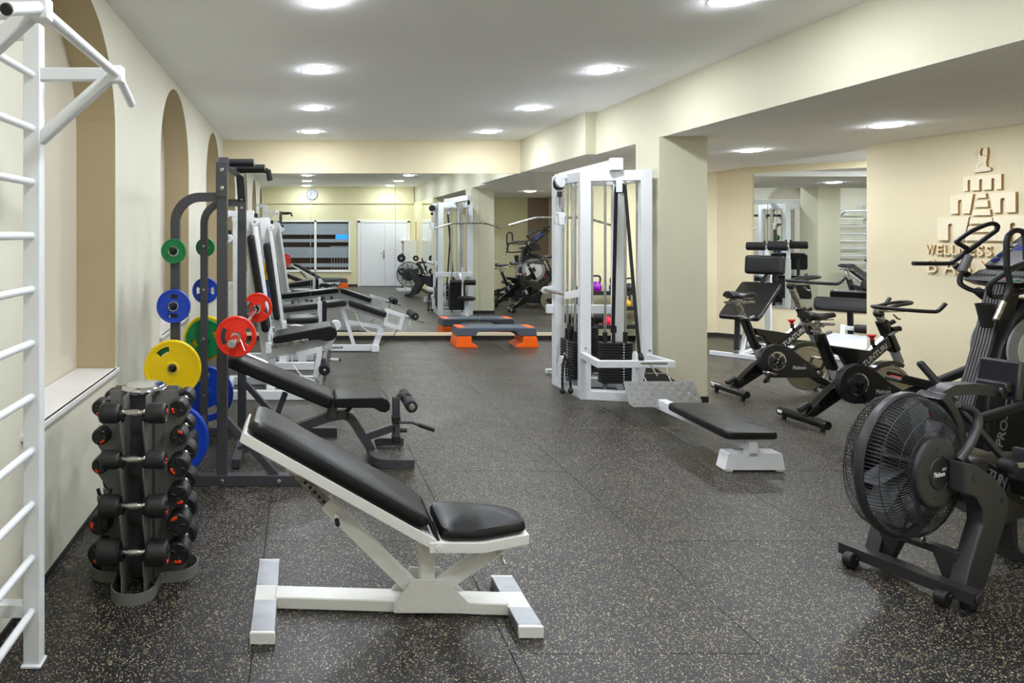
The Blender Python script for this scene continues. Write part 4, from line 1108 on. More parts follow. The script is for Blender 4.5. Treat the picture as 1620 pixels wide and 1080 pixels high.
G().cyl((0.215, 6.56, 0.285), (0.215, 6.92, 0.285), 0.055, 24, 0.01).out('foam_roller', FOAM, le)
for k in range(10):
    q = 2 * PI * k / 10
    G().cyl((0.215 + 0.042 * math.cos(q), 6.562, 0.285 + 0.042 * math.sin(q)), (0.215 + 0.042 * math.cos(q), 6.553, 0.285 + 0.042 * math.sin(q)), 0.006, 8, 0.001).out('roller_rib', BLACKM, le)
G().cyl((0.215, 6.56, 0.285), (0.215, 6.55, 0.285), 0.012, 12).out('roller_cap', STEEL, le)
G().cyl((0.24, 6.75, 0.36), (0.36, 6.75, 0.35), 0.014, 12).out('stop_pin', WHITE, le)
G().cyl((0.36, 6.75, 0.35), (0.385, 6.75, 0.348), 0.013, 12).out('stop_knob', RUBBER, le)
G().tube(bez([(-0.10, 6.63, 0.42), (-0.09, 6.63, 0.33), (0.0, 6.63, 0.22), (0.12, 6.63, 0.17)], 6), 0.006, 8).out('white_cable', TRIMW, le)
G().bar((0.28, 7.05, 0.42), (0.42, 7.05, 0.425), 0.03, 0.02).out('seat_handle', STEEL, le)

la = thing('thigh_machine', 'white thigh machine with upright black knee pads, between its twin and the leg curl', 'leg machine', (-0.2, 8.3, 0))
leg_tower(la, 8.02, 8.62, 1.79, -0.385, -0.20, -0.80)
lean2 = Vector((-0.135, 0, 0.92)).normalized(); fx2 = Vector((lean2.z, 0, -lean2.x))
G().pad([(0, 0), (0.36, 0), (0.36, 0.92), (0, 0.92)], Vector((-0.262, 8.36, 0.58)), (0, -1, 0), lean2, 0.07, 0.008, 0.03).out('backrest', LEATHER, la)
G().bar(Vector((-0.28, 8.04, 0.6)) - fx2 * 0.02, Vector((-0.405, 8.04, 1.45)) - fx2 * 0.02, 0.03, 0.02).out('backrest_rail', STEEL, la)
G().pad([(-0.19, 8.08), (0.20, 8.14), (0.20, 8.42), (-0.19, 8.5)], (0, 0, 0.525), (1, 0, 0), (0, 1, 0), 0.075, 0.008, 0.025).out('seat', LEATHER, la)
G().bar((-0.20, 8.09, 0.50), (0.05, 8.09, 0.50), 0.03, 0.03).out('seat_rail', STEEL, la)
G().box((-0.21, 8.10, 0.50), (0.05, 0.06, 0.12)).bar((0.0, 8.3, 0.05), (0.0, 8.3, 0.52), 0.10, 0.10).out('seat_support', WHITE, la)
for y in (7.99, 8.56):
    k_ = G().pad([(-0.055, -0.14), (0.055, -0.14), (0.055, 0.14), (-0.055, 0.14)], (0.235, y, 0.685), (0, 1, 0), (0, 0, 1), 0.05, 0.004, 0.02).out('knee_pad', LEATHER, la)
    G().bar((0.215, y + 0.02, 0.42), (0.215, y + 0.02, 0.80), 0.03, 0.04).bar((0.215, y + 0.02, 0.45), (0.05, 8.3, 0.45), 0.04, 0.04).out('pad_arm', WHITE, la)
G().bar((0.31, 8.3, 0.05), (0.31, 8.3, 0.45), 0.05, 0.05).out('front_post', WHITE, la)

lc = thing('leg_curl_bench', 'white leg curl bench with peaked black padding in front of the mirror', 'leg machine', (0.5, 9.3, 0))
G().bar((-0.45, 9.27, 0.05), (0.93, 9.27, 0.05), 0.07, 0.08).out('base_beam', WHITE, lc)
G().bar((-0.45, 9.0, 0.045), (-0.45, 9.58, 0.045), 0.07, 0.08).out('rear_foot', WHITE, lc)
G().box((0.985, 9.27, 0.045), (0.11, 0.16, 0.09), b=0.008).out('front_foot', WHITE, lc)
for p0, p1 in ((V(-0.36, 0, 0.525), V(0.60, 0, 0.635)), (V(0.62, 0, 0.635), V(1.12, 0, 0.47))):
    d = (p1 - p0).normalized(); L = (p1 - p0).length
    G().pad([(0, -0.15), (L, -0.15), (L, 0.15), (0, 0.15)], (p0.x, 9.27, p0.z), d, (0, 1, 0), 0.075, 0.006, 0.022).out('pad', LEATHER, lc)
G().rect([(-0.30, 9.27, 0.50), (0.60, 9.27, 0.605), (1.08, 9.27, 0.45)], 0.06, 0.05).out('pad_frame', WHITE, lc)
G().bar((1.16, 9.27, 0.55), (0.985, 9.27, 0.06), 0.07, 0.075).out('front_leg', WHITE, lc)
G().bar((0.55, 9.27, 0.58), (0.70, 9.27, 0.09), 0.05, 0.05).bar((-0.1, 9.27, 0.52), (-0.1, 9.27, 0.07), 0.06, 0.06).bar((0.62, 9.27, 0.40), (1.05, 9.27, 0.33), 0.05, 0.05).out('inner_leg', WHITE, lc)
G().rect([(1.14, 9.20, 0.56), (1.36, 9.20, 0.49), (1.31, 9.20, 0.33), (1.12, 9.20, 0.38)], 0.04, 0.05, closed=True).out('lever_frame', WHITE, lc)
G().bar((1.34, 9.20, 0.49), (1.64, 9.20, 0.41), 0.03, 0.035).out('telescopic_tube', STEEL, lc)
G().cyl((1.50, 9.04, 0.50), (1.50, 9.50, 0.50), 0.05, 24, 0.01).out('foam_roller', FOAM, lc)
G().cyl((1.50, 9.04, 0.50), (1.50, 9.034, 0.50), 0.012, 12).bar((1.48, 9.2, 0.46), (1.50, 9.2, 0.50), 0.04, 0.03).out('roller_axle', STEEL, lc)
G().cyl((1.46, 9.2, 0.43), (1.44, 9.18, 0.36), 0.012, 12).out('stop_pin', WHITE, lc)
G().tube(bez([(0.72, 9.23, 0.52), (0.82, 9.2, 0.33), (1.0, 9.2, 0.24), (1.2, 9.2, 0.26), (1.30, 9.2, 0.36)], 6), 0.006, 8).out('white_cable', TRIMW, lc)
G().tube(bez([(1.32, 9.21, 0.38), (1.22, 9.22, 0.2), (1.02, 9.24, 0.06)], 6), 0.004, 8).out('black_cable', STRAP, lc)

# ------------------------------------------------------------------ aerobic steps
def stepper(loc, label, rz=0.0):
    t = thing('aerobic_step', label, 'aerobic step', loc, rot=rz, group='grey and orange aerobic steps', local=True)
    L, W = 0.545, 0.19
    top = [(-L + 0.02, 0.275), (-L, 0.255), (-L - 0.02, 0.16), (-0.30, 0.16), (-0.26, 0.225), (0.26, 0.225), (0.30, 0.16), (L + 0.02, 0.16), (L, 0.255), (L - 0.02, 0.275)]
    G().prism(top, (0, 0, 0), (1, 0, 0), (0, 0, 1), 2 * W, 0.012).out('platform', STEPG, t)
    for k in range(3):
        G().box((0, -0.12 + 0.12 * k, 0.277), (0.66, 0.07, 0.006), b=0.002).out('grip_mat', mat('step mat grey', (98, 106, 116), 0.7, bump=0.3, bscale=200), t)
    for s in (-1, 1):
        foot = [(s * 0.265, 0.0), (s * 0.285, 0.03), (s * 0.325, 0.05), (s * 0.36, 0.06), (s * 0.36, 0.155), (s * 0.55, 0.155), (s * 0.575, 0.05), (s * 0.58, 0.0)]
        G().prism(foot, (0, 0, 0), (1, 0, 0), (0, 0, 1), 2 * W + 0.02, 0.008).out('riser', ORANGE, t)
        G().box((s * (L - 0.055), 0, 0.272), (0.11, 2 * W - 0.10, 0.014), b=0.006).out('end_grip', ORANGE, t)
    return t
stepper((2.735, 9.76, 0), 'grey aerobic step on orange risers in front of the back mirror')
stepper((0.78, 0.32, 0), 'grey aerobic step on orange risers under the rear window')

# ------------------------------------------------------------------ kettlebell shelf
ks = thing('kettlebell_shelf', 'black three tier shelf against the back wall behind the cable tower', 'shelf', (4.65, 10.0, 0))
for x in (4.08, 5.08):
    G().prism([(9.80, 0.0), (10.20, 0.0), (10.20, 0.82), (10.12, 0.82), (9.84, 0.10)], (x, 0, 0), (0, 1, 0), (0, 0, 1), 0.03, 0.003).out('side_frame', BLACKM, ks)
TI = [(0.24, 9.95), (0.50, 10.02), (0.715, 10.08)]
for z, y in TI:
    G().box((4.58, y, z), (1.0, 0.22, 0.016), b=0.003).box((4.58, y - 0.105, z + 0.012), (1.0, 0.016, 0.06), b=0.003).out('tier', BLACKM, ks)
def kettlebell(x, y, z, r, m, label):
    t = thing('kettlebell', label, 'kettlebell', (x, y, z), group='kettlebells on the black shelf')
    G().lathe([(0, 0.0), (r * 0.62, 0.0), (r * 0.9, r * 0.4), (r, r * 0.9), (r * 0.88, r * 1.4), (r * 0.5, r * 1.8), (0, r * 1.9)], (x, y, z), (0, 0, 1), 28).out('ball', m, t)
    pts = bez([(x - r * 0.62, y, z + r * 1.45), (x - r * 0.78, y, z + r * 2.2), (x - r * 0.62, y, z + r * 2.75), (x, y, z + r * 2.85), (x + r * 0.62, y, z + r * 2.75), (x + r * 0.78, y, z + r * 2.2), (x + r * 0.62, y, z + r * 1.45)], 5)
    G().tube(pts, r * 0.16, 10).out('handle', RUBBER, t)
zt = 0.724
kettlebell(4.33, 10.07, zt, 0.088, PURPLE, 'purple kettlebell on the top tier of the black shelf')
kettlebell(4.61, 10.07, zt, 0.080, NAVY, 'dark blue kettlebell on the top tier of the black shelf')
kettlebell(4.83, 10.07, zt, 0.075, BLACKM, 'black kettlebell on the top tier of the black shelf')
kettlebell(4.44, 9.94, 0.249, 0.078, PINK, 'pink red kettlebell on the lowest tier of the black shelf')
kettlebell(4.75, 10.0, 0.509, 0.066, mat('yellow vinyl', (225, 170, 40), 0.3), 'small yellow kettlebell on the middle tier of the black shelf')
kettlebell(4.24, 9.94, 0.249, 0.078, BLACKM, 'black kettlebell on the lowest tier of the black shelf')

# ------------------------------------------------------------------ white plate tree (behind the camera, seen in the mirror)
pt = thing('plate_tree', 'white weight tree with black plates near the shelf cabinet', 'plate rack', (2.95, 1.5, 0))
G().bar((2.95, 1.5, 0.04), (2.95, 1.5, 1.05), 0.06, 0.06).out('post', WHITE, pt)
G().bar((2.65, 1.7, 0.03), (3.25, 1.7, 0.03), 0.06, 0.06).bar((2.65, 1.3, 0.03), (3.25, 1.3, 0.03), 0.06, 0.06).bar((2.95, 1.3, 0.03), (2.95, 1.7, 0.03), 0.06, 0.06).out('base', WHITE, pt)
PT = [(0.55, -0.2), (0.55, 0.2), (0.92, -0.2), (0.92, 0.2), (0.3, 0.2)]
for z, x in PT:
    G().bar((2.95, 1.5, z), (2.95 + x, 1.5, z), 0.03, 0.03).tube([(2.95 + x, 1.5, z), (2.95 + x, 1.66, z)], 0.014, 12).out('peg_arm', WHITE, pt)
for (z, x), r, d_ in zip(PT, (0.10, 0.085, 0.115, 0.08, 0.07), ('left, lower', 'right, middle', 'left, upper', 'right, upper', 'right, lowest')):
    plate(r, 0.028, RUBBER, (2.95 + x, 1.60, z - 0.011), [], 'black weight plate on the white weight tree, %s peg' % d_, 'black plates on the white tree')

# ------------------------------------------------------------------ spin bikes (x forwards, near side = -y)
def spin_bike(label, saddle_z, arm_deg, hz):
    t = thing('exercise_bike', label, 'exercise bike', (0, 0, 0), group='black indoor cycling bikes', local=True)
    for x, h in ((0.0, 0.24), (1.06, 0.24)):
        g = G().cyl((x, -h, 0.062), (x, h, 0.062), 0.036, 24, 0.004)
        o = g.out('stabilizer', BLACKG, t)
        for s in (-1, 1):
            G().cyl((x, s * (h - 0.05), 0.0), (x, s * (h - 0.05), 0.03), 0.018, 14, 0.003).out('levelling_foot', RUBBER, o)
        G().box((x - 0.033, h - 0.04, 0.066), (0.006, 0.05, 0.025), b=0.001).out('sticker', TRIMW, o)
    G().prism([(-0.02, 0.075), (0.09, 0.075), (0.42, 0.27), (0.36, 0.38), (0.24, 0.31)], (0, 0, 0), (1, 0, 0), (0, 0, 1), 0.075, 0.014).out('rear_leg', BLACKG, t)
    G().cyl((-0.035, 0.0, 0.125), (0.06, 0.0, 0.175), 0.022, 14).box((0.09, -0.039, 0.155), (0.06, 0.002, 0.035), (0, -0.55, 0), b=0).out('leg_plug', BLACKM, t)
    G().bar((0.70, 0, 0.27), (1.06, 0, 0.075), 0.07, 0.07, b=0.01, up=(0, 1, 0)).out('front_leg', BLACKG, t)
    # seat post
    q = V(0.125, 0, 0.60) - V(0.0, 0, 0.0)
    top = V(0.145, 0, 0.765); bot = V(0.275, 0, 0.46)
    ax = (top - bot).normalized()
    G().bar(bot, top, 0.06, 0.085, b=0.016, up=(0, 1, 0), seg=2).out('seat_tube', BLACKG, t)
    G().bar(bot - ax * 0.10, bot + ax * 0.02, 0.05, 0.07, b=0.012, up=(0, 1, 0)).out('lower_post', SILVP, t)
    ptop = top + ax * max(0.02, (saddle_z - 0.10 - top.z) / ax.z)
    G().bar(top - ax * 0.02, ptop, 0.042, 0.055, b=0.010, up=(0, 1, 0)).out('seat_post', STEEL, t)
    G().box(top, (0.10, 0.075, 0.018), (0, 0.4, 0), b=0.006).cyl(top + V(0.04, -0.03, 0.0), top + V(0.075, -0.05, 0.02), 0.014, 12).out('post_collar', SILVP, t)
    sx, sz = ptop.x, saddle_z
    G().box((sx + 0.02, 0, sz - 0.095), (0.30, 0.045, 0.022), b=0.005).cyl((sx + 0.02, 0, sz - 0.095), (sx + 0.02, 0, sz - 0.05), 0.022, 14).tube([(sx - 0.10, -0.03, sz - 0.055), (sx + 0.14, -0.03, sz - 0.055)], 0.005, 8).tube([(sx - 0.10, 0.03, sz - 0.055), (sx + 0.14, 0.03, sz - 0.055)], 0.005, 8).cyl((sx + 0.02, -0.06, sz - 0.10), (sx + 0.02, 0.06, sz - 0.10), 0.013, 12).out('saddle_slider', STEEL, t)
    # saddle: lofted sections
    sec = [(-0.125, 0.045, 0.022, 0.0), (-0.12, 0.075, 0.034, 0.004), (-0.07, 0.082, 0.036, 0.004), (-0.01, 0.062, 0.030, -0.004), (0.05, 0.032, 0.026, -0.006), (0.11, 0.021, 0.022, 0.0), (0.15, 0.019, 0.018, 0.006), (0.165, 0.010, 0.009, 0.004)]
    vs = []; fs = []; n = 16
    for x, w_, h_, dz in sec:
        for k in range(n):
            a = 2 * PI * k / n
            c, s_ = math.cos(a), math.sin(a)
            z = h_ * (s_ if s_ > 0 else s_ * 0.9) - (abs(c) ** 3) * 0.016
            vs.append((sx + 0.02 + x, w_ * c, sz - 0.022 + dz + z))
    for i in range(len(sec) - 1):
        for k in range(n):
            fs.append([i * n + k, i * n + (k + 1) % n, (i + 1) * n + (k + 1) % n, (i + 1) * n + k])
    fs.append(list(range(n))[::-1]); fs.append([(len(sec) - 1) * n + k for k in range(n)])
    G().add(vs, fs).out('saddle', LEATHER, t, ang=60)
    # frame
    G().prism([(0.24, 0.665), (0.26, 0.60), (0.34, 0.575), (0.40, 0.48), (0.55, 0.46), (0.66, 0.56), (0.62, 0.61)], (0, 0, 0), (1, 0, 0), (0, 0, 1), 0.055, 0.012).out('top_tube', BLACKG, t)
    f0, f1 = V(0.40, 0, 0.40), V(0.80, 0, 0.70)
    dt = G().bar(f0, f1, 0.065, 0.095, b=0.014, up=(0, 1, 0) and (0, 0, 1), seg=2).out('down_tube', BLACKG, t)
    d = (f1 - f0).normalized(); u = V(-d.z, 0, d.x)
    g = G(); text(g, 'TUNTURI', f0 + d * 0.165 - u * 0.024 + V(0, -0.0335, 0), d, u, 0.27, 0.044, 0.002, shear=0.15, bold=0.018)
    g.out('lettering', SILVERT, dt)
    h0, h1 = V(0.735, 0, 0.865), V(0.86, 0, 0.60); ha = (h1 - h0).normalized()
    G().bar(h0, h1, 0.065, 0.085, b=0.016, up=(0, 1, 0), seg=2).out('head_tube', BLACKG, t)
    G().bar(h1 - ha * 0.02, h1 + ha * 0.115, 0.05, 0.068, b=0.012, up=(0, 1, 0)).out('lower_post', SILVP, t)
    hl = (hz - 0.02 - h0.z) / -ha.z
    G().bar(h0 + ha * 0.02, h0 - ha * (hl - 0.045), 0.045, 0.06, b=0.01, up=(0, 1, 0)).out('handle_post', STEEL, t)
    G().bar(h0 - ha * (hl - 0.055), h0 - ha * hl, 0.055, 0.072, b=0.012, up=(0, 1, 0)).out('handle_neck', BLACKG, t)
    hx = (h0 - ha * hl).x - 0.70 + 0.03
    G().cyl((0.80, -0.04, 0.79), (0.86, -0.05, 0.80), 0.022, 14).cyl((0.80, 0.0, 0.83), (0.84, -0.02, 0.86), 0.018, 14).out('clamp_knob', BLACKM, t)
    G().box((0.80, -0.02, 0.765), (0.09, 0.08, 0.016), (0, -0.5, 0)).out('clamp_collar', SILVP, t)
    G().box((0.78 + hx, 0, hz - 0.025), (0.26, 0.05, 0.014), b=0.004).box((0.70 + hx, 0, hz - 0.014), (0.08, 0.06, 0.03), b=0.006).out('bar_slider', STEEL, t)
    G().tube([(0.80 + hx, -0.02, hz - 0.05), (0.83 + hx, -0.03, hz - 0.085), (0.85 + hx, -0.035, hz - 0.09)], 0.007, 8).out('release_lever', STEEL, t)
    P = [(1.045, -0.235, hz + 0.06), (0.985, -0.225, hz), (0.93, -0.215, hz - 0.006), (0.80, -0.16, hz), (0.68, -0.05, hz + 0.01), (0.645, 0.0, hz + 0.012)]
    P = [V(p[0] + hx, p[1], p[2]) for p in P]
    full = bez(P + [V(p.x, -p.y, p.z) for p in reversed(P[:-1])], 6)
    G().tube(full, 0.0155, 12).tube(bez([(0.70 + hx, -0.055, hz + 0.005), (0.80 + hx, -0.055, hz + 0.028), (0.93 + hx, -0.05, hz + 0.045), (0.975 + hx, 0, hz + 0.05), (0.93 + hx, 0.05, hz + 0.045), (0.80 + hx, 0.055, hz + 0.028), (0.70 + hx, 0.055, hz + 0.005)], 6), 0.0145, 12).out('handlebar', RUBBER, t)
    # flywheel
    fw = G().lathe([(0.05, -0.012), (0.19, -0.012), (0.195, -0.018), (0.218, -0.018), (0.222, -0.012), (0.222, 0.012), (0.218, 0.018), (0.195, 0.018), (0.19, 0.012), (0.05, 0.012)], (0.80, 0, 0.262), (0, 1, 0), 56).out('flywheel', mat('brushed flywheel steel', (186, 182, 170), 0.34, metal=1.0, noise=0.08, nscale=30), t)
    G().cyl((0.80, -0.05, 0.262), (0.80, 0.05, 0.262), 0.05, 20).out('axle_hub', BLACKM, fw)
    a_ = arc(0.80, 0.262, 0.262, 60, 150, 10) + arc(0.80, 0.262, 0.228, 150, 60, 10)
    G().prism(a_, (0, 0, 0), (1, 0, 0), (0, 0, 1), 0.06, 0.004).out('mudguard', BLACKG, t)
    # drive cover
    cvr = arc(0.40, 0.355, 0.165, 75, 262, 18) + [(0.80, 0.185), (0.875, 0.205), (0.885, 0.245), (0.84, 0.285), (0.70, 0.36), (0.60, 0.44), (0.50, 0.50)]
    cv = G().prism(cvr, (0, -0.082, 0), (1, 0, 0), (0, 0, 1), 0.06, 0.010).out('drive_cover', BLACKM, t)
    G().lathe([(0, 0), (0.094, 0), (0.094, 0.004), (0.084, 0.006), (0.082, 0.002), (0, 0.002)], (0.40, -0.112, 0.355), (0, -1, 0), 36).out('chrome_ring', CHROME, cv)
    for k in range(5):
        a = 2 * PI * k / 5 + 0.3
        aa = [(0.032 * math.cos(a - 0.5), 0.032 * math.sin(a - 0.5)), (0.074 * math.cos(a - 0.42), 0.074 * math.sin(a - 0.42)), (0.078 * math.cos(a), 0.078 * math.sin(a)), (0.074 * math.cos(a + 0.42), 0.074 * math.sin(a + 0.42)), (0.032 * math.cos(a + 0.5), 0.032 * math.sin(a + 0.5))]
        G().prism(aa, (0.40, -0.1155, 0.355), (1, 0, 0), (0, 0, 1), 0.004).out('wheel_window', GREYP, cv)
    g = G(); text(g, 'Platinum', (0.565, -0.1130, 0.272), (1, 0, 0), (0, 0, 1), 0.135, 0.036, 0.002, bold=0.012); g.out('lettering', SILVERT, cv)
    g = G(); text(g, 'PRO', (0.672, -0.1130, 0.312), (1, 0, 0), (0, 0, 1), 0.035, 0.012, 0.002, shear=0.25); g.out('small_lettering', GREYT, cv)
    G().cyl((0.83, -0.110, 0.237), (0.83, -0.118, 0.237), 0.018, 18).out('axle_cap', STEEL, cv)
    # cranks and pedals
    c = V(0.40, 0, 0.355)
    for s, a in ((-1, arm_deg), (1, arm_deg + 180)):
        e = c + V(math.cos(math.radians(a)), 0, math.sin(math.radians(a))) * 0.17
        y = s * 0.135
        cr = G().bar(c + V(0, y, 0), e + V(0, y, 0), 0.018, 0.03, b=0.005, up=(0, 1, 0)).cyl(c + V(0, y * 0.8, 0), c + V(0, y * 1.08, 0), 0.024, 16).out('crank', BLACKG, t)
        p = e + V(0, y + s * 0.06, 0)
        G().box(p, (0.085, 0.09, 0.022), (0, 0.2, 0), b=0.005).cyl(e + V(0, y, 0), e + V(0, y + s * 0.10, 0), 0.009, 10).out('pedal', STEEL, cr)
        G().tube([p + V(-0.03, s * 0.04, 0.01), p + V(-0.06, s * 0.03, -0.05), p + V(-0.05, s * 0.0, -0.085), p + V(0.0, -s * 0.02, -0.085), p + V(0.03, -s * 0.03, -0.01)], 0.012, 8).out('toe_cage', RUBBER, cr)
    kn = G().cyl((0.655, 0, 0.655), (0.648, 0, 0.70), 0.016, 14).out('knob_stem', BLACKM, t)
    G().lathe([(0.0, 0), (0.014, 0), (0.016, 0.02), (0.034, 0.036), (0.034, 0.042), (0, 0.046)], (0.647, 0, 0.70), (-0.1, 0, 1), 24).out('brake_knob', mat('red plastic', (205, 24, 40), 0.35), t)
    return t
b1 = spin_bike('black exercise bike nearer the sit-up bench, with the higher saddle', 1.015, 215, 1.12)
b1.location = (4.218, 6.735, 0); b1.rotation_euler = (0, 0, 0.07)
b2 = spin_bike('black exercise bike nearer the elliptical trainer, with the lower saddle', 0.935, -70, 0.965)
b2.location = (4.177, 5.695, 0); b2.rotation_euler = (0, 0, 0.12)

# ------------------------------------------------------------------ elliptical trainer
el = thing('elliptical_trainer', 'dark grey elliptical trainer with blue lit console in front of the relief sign', 'elliptical trainer', (4.9, 4.95, 0))
body = [(4.86, 0.045), (4.87, 0.40), (4.97, 0.80), (5.08, 1.03), (5.20, 1.13), (5.32, 1.13), (5.46, 1.06), (5.58, 0.95), (5.66, 0.80), (5.66, 0.62), (5.58, 0.46), (5.62, 0.20), (5.60, 0.045)]
bd_ = G().prism(body, (0, 4.95, 0), (1, 0, 0), (0, 0, 1), 0.22, 0.03).out('body', GREYP, el)
G().prism([(4.90, 0.06), (4.90, 0.25), (5.02, 0.62), (5.17, 0.50), (5.10, 0.06)], (0, 4.95, 0), (1, 0, 0), (0, 0, 1), 0.236, 0.006).out('side_panel', BLACKM, bd_)
G().prism([(5.14, 0.06), (5.21, 0.48), (5.36, 0.44), (5.54, 0.40), (5.56, 0.06)], (0, 4.95, 0), (1, 0, 0), (0, 0, 1), 0.236, 0.006).out('side_panel', BLACKM, bd_)
td = V(0.065, 0, 0.27).normalized(); tu = V(-td.z, 0, td.x)
g = G(); text(g, 'PRO-FORM', V(4.955, 4.8305, 0.085), td, tu, 0.50, 0.055, 0.002, shear=0.12, bold=0.018); g.out('lettering', SILVP, bd_)
# ribbed mast on the side of the user
m0, m1 = V(4.845, 4.95, 0.08), V(4.855, 4.95, 0.36)
m2, m3 = V(4.985, 4.95, 0.80), V(5.09, 4.95, 1.25)
G().rect([m0, m1, m2, m3], 0.15, 0.10).out('mast', GREYP, el)
g = G()
for k in range(6):
    y = 4.95 - 0.055 + 0.022 * k
    g.rect([V(p.x - 0.052, y, p.z + 0.01) for p in (m0, m1, m2, m3)], 0.013, 0.010)
g.out('mast_ribs', mat('rib grey', (104, 104, 106), 0.4), el)['kind'] = 'stuff'
for s in (-1, 1):
    y = 4.95 + s * 0.115
    w_ = G().lathe([(0.0, 0), (0.245, 0), (0.262, 0.012), (0.258, 0.024), (0.20, 0.030), (0.196, 0.022), (0, 0.022)], (5.235, y, 0.77), (0, s, 0), 56).out('wheel_ring', SILVP, el)
    G().lathe([(0, 0.022), (0.195, 0.022), (0.19, 0.032), (0.05, 0.036), (0, 0.036)], (5.235, y, 0.77), (0, s, 0), 48).out('wheel_disc', LIGHTP, w_)
    G().lathe([(0, 0.034), (0.045, 0.034), (0.04, 0.05), (0, 0.05)], (5.235, y, 0.77), (0, s, 0), 24).out('wheel_cap', BLACKM, w_)
G().bar((4.2, 4.90, 0.06), (4.7, 4.95, 0.10), 0.09, 0.08, b=0.01).out('base_beam', GREYP, el)
for x, ya, yb_ in ((4.2, 4.68, 5.10), (5.52, 4.62, 5.28)):
    G().cyl((x, ya, 0.045), (x, yb_, 0.045), 0.042, 18, 0.006).out('stabilizer', BLACKM, el)
# console
G().prism([(4.98, 1.255), (5.04, 1.275), (5.12, 1.325), (5.33, 1.36), (5.38, 1.24), (5.23, 1.19), (5.08, 1.215)], (0, 4.95, 0), (1, 0, 0), (0, 0, 1), 0.44, 0.012).out('console_tray', BLACKM, el)
g = G()
for k in range(13):
    g.box((5.08, 4.80 + 0.025 * k, 1.312), (0.055, 0.008, 0.012), (0, -0.5, 0), b=0.002)
g.out('speaker_grille', SILVP, el)['kind'] = 'stuff'
for y_, c_, nm_ in ((4.80, (40, 150, 60), 'green'), (4.86, (205, 50, 40), 'red')):
    G().box((5.015, y_, 1.270), (0.02, 0.035, 0.006), (0, -0.35, 0), b=0.002).out('start_button' if nm_ == 'green' else 'stop_button', mat(nm_ + ' button', c_, 0.4), el)
c0, c1 = V(5.17, 4.95, 1.345), V(5.57, 4.95, 1.66)
cs = G().bar(c0, c1, 0.44, 0.045, b=0.012, seg=2).out('console', BLACKM, el)
cd = (c1 - c0).normalized(); cn = V(-cd.z, 0, cd.x)
G().box((c0 + c1) / 2 + cn * 0.024 + cd * 0.03, (0.20, 0.26, 0.004), Matrix((cd, V(0, 1, 0), cn)).transposed(), b=0.001).out('display', SCREENB, cs)
for k in range(4):
    for s in (-1, 1):
        G().box(c0 + cd * (0.06 + 0.06 * k) + cn * 0.026 + V(0, s * 0.175, 0), (0.035, 0.05, 0.006), Matrix((cd, V(0, 1, 0), cn)).transposed(), b=0.002).out('console_key', NAVY if k < 2 else SILVP, cs)
G().bar(c1 - cd * 0.02 + cn * 0.03, c1 + cd * 0.10 + cn * 0.05, 0.30, 0.02, b=0.006).out('tablet_rest', BLACKM, cs)
G().lathe([(0.0, 0), (0.030, 0.0), (0.034, 0.01), (0.054, 0.165), (0.058, 0.17), (0.050, 0.17), (0.032, 0.03), (0, 0.03)], (4.915, 4.90, 0.925), (-0.08, 0, 1), 28).out('cup_holder', BLACKM, el)
# far handle
k_ = 5.25 / 1080
hp = [(1.0, 0, 0)]
far = [(4.690, 1.369), (4.968, 1.369), (5.00, 1.385), (5.114, 1.470), (5.20, 1.53), (5.328, 1.621), (5.336, 1.658), (5.285, 1.675), (5.147, 1.621), (5.04, 1.551), (5.03, 1.527), (5.103, 1.486)]
G().tube(bez([V(x, 5.24, z) for x, z in far[:5]], 4) + bez([V(x, 5.24, z) for x, z in far[5:]], 4), 0.0165, 12).out('handle', BLACKM, el)
G().tube([V(5.02, 5.24, 1.40), V(5.19, 5.24, 1.522)], 0.019, 12).out('foam_grip', FOAM, el)
G().bar(V(5.10, 5.22, 1.435), V(5.03, 5.21, 1.305), 0.05, 0.055, b=0.012).out('pulse_sensor', SILVP, el)
G().tube(bez([V(5.03, 5.20, 1.31), V(5.0, 5.19, 1.25), V(5.0, 5.17, 1.205), V(5.06, 5.12, 1.165), V(5.12, 5.05, 1.18)], 5), 0.0175, 12).out('fixed_handle', BLACKM, el)
G().tube([V(5.02, 5.25, 1.36), V(5.15, 5.22, 1.23)], 0.024, 12).tube(bez([V(5.10, 5.16, 1.17), V(5.18, 5.16, 1.11), V(5.28, 5.14, 1.08)], 5), 0.03, 12).out('handle_arm', BLACKM, el)
# near handle
near = [V(4.768, 4.62, 1.369), V(4.768, 4.62, 1.545), V(4.80, 4.62, 1.607), V(4.851, 4.62, 1.619), V(4.89, 4.62, 1.585), V(4.90, 4.62, 1.42)]
G().tube(bez(near, 5), 0.0175, 12).tube(bez([V(4.768, 4.62, 1.37), V(4.78, 4.62, 1.313), V(4.79, 4.62, 1.225), V(4.75, 4.62, 1.138)], 5), 0.0165, 12).out('handle', BLACKM, el)
G().tube([V(4.752, 4.62, 1.142), V(4.695, 4.62, 1.018)], 0.0165, 12).out('pulse_sensor', STEEL, el)
G().cyl(V(4.696, 4.62, 1.02), V(4.688, 4.62, 1.002), 0.0165, 12).out('handle_cap', BLACKM, el)
G().tube([V(4.77, 4.62, 1.35), V(4.95, 4.66, 1.40), V(5.30, 4.76, 1.42)], 0.02, 12).out('handle_arm', BLACKM, el)
G().tube(bez([V(4.80, 4.66, 1.33), V(4.74, 4.70, 1.25), V(4.80, 4.74, 1.16), V(5.10, 4.82, 1.19)], 5), 0.017, 12).out('fixed_handle', BLACKM, el)
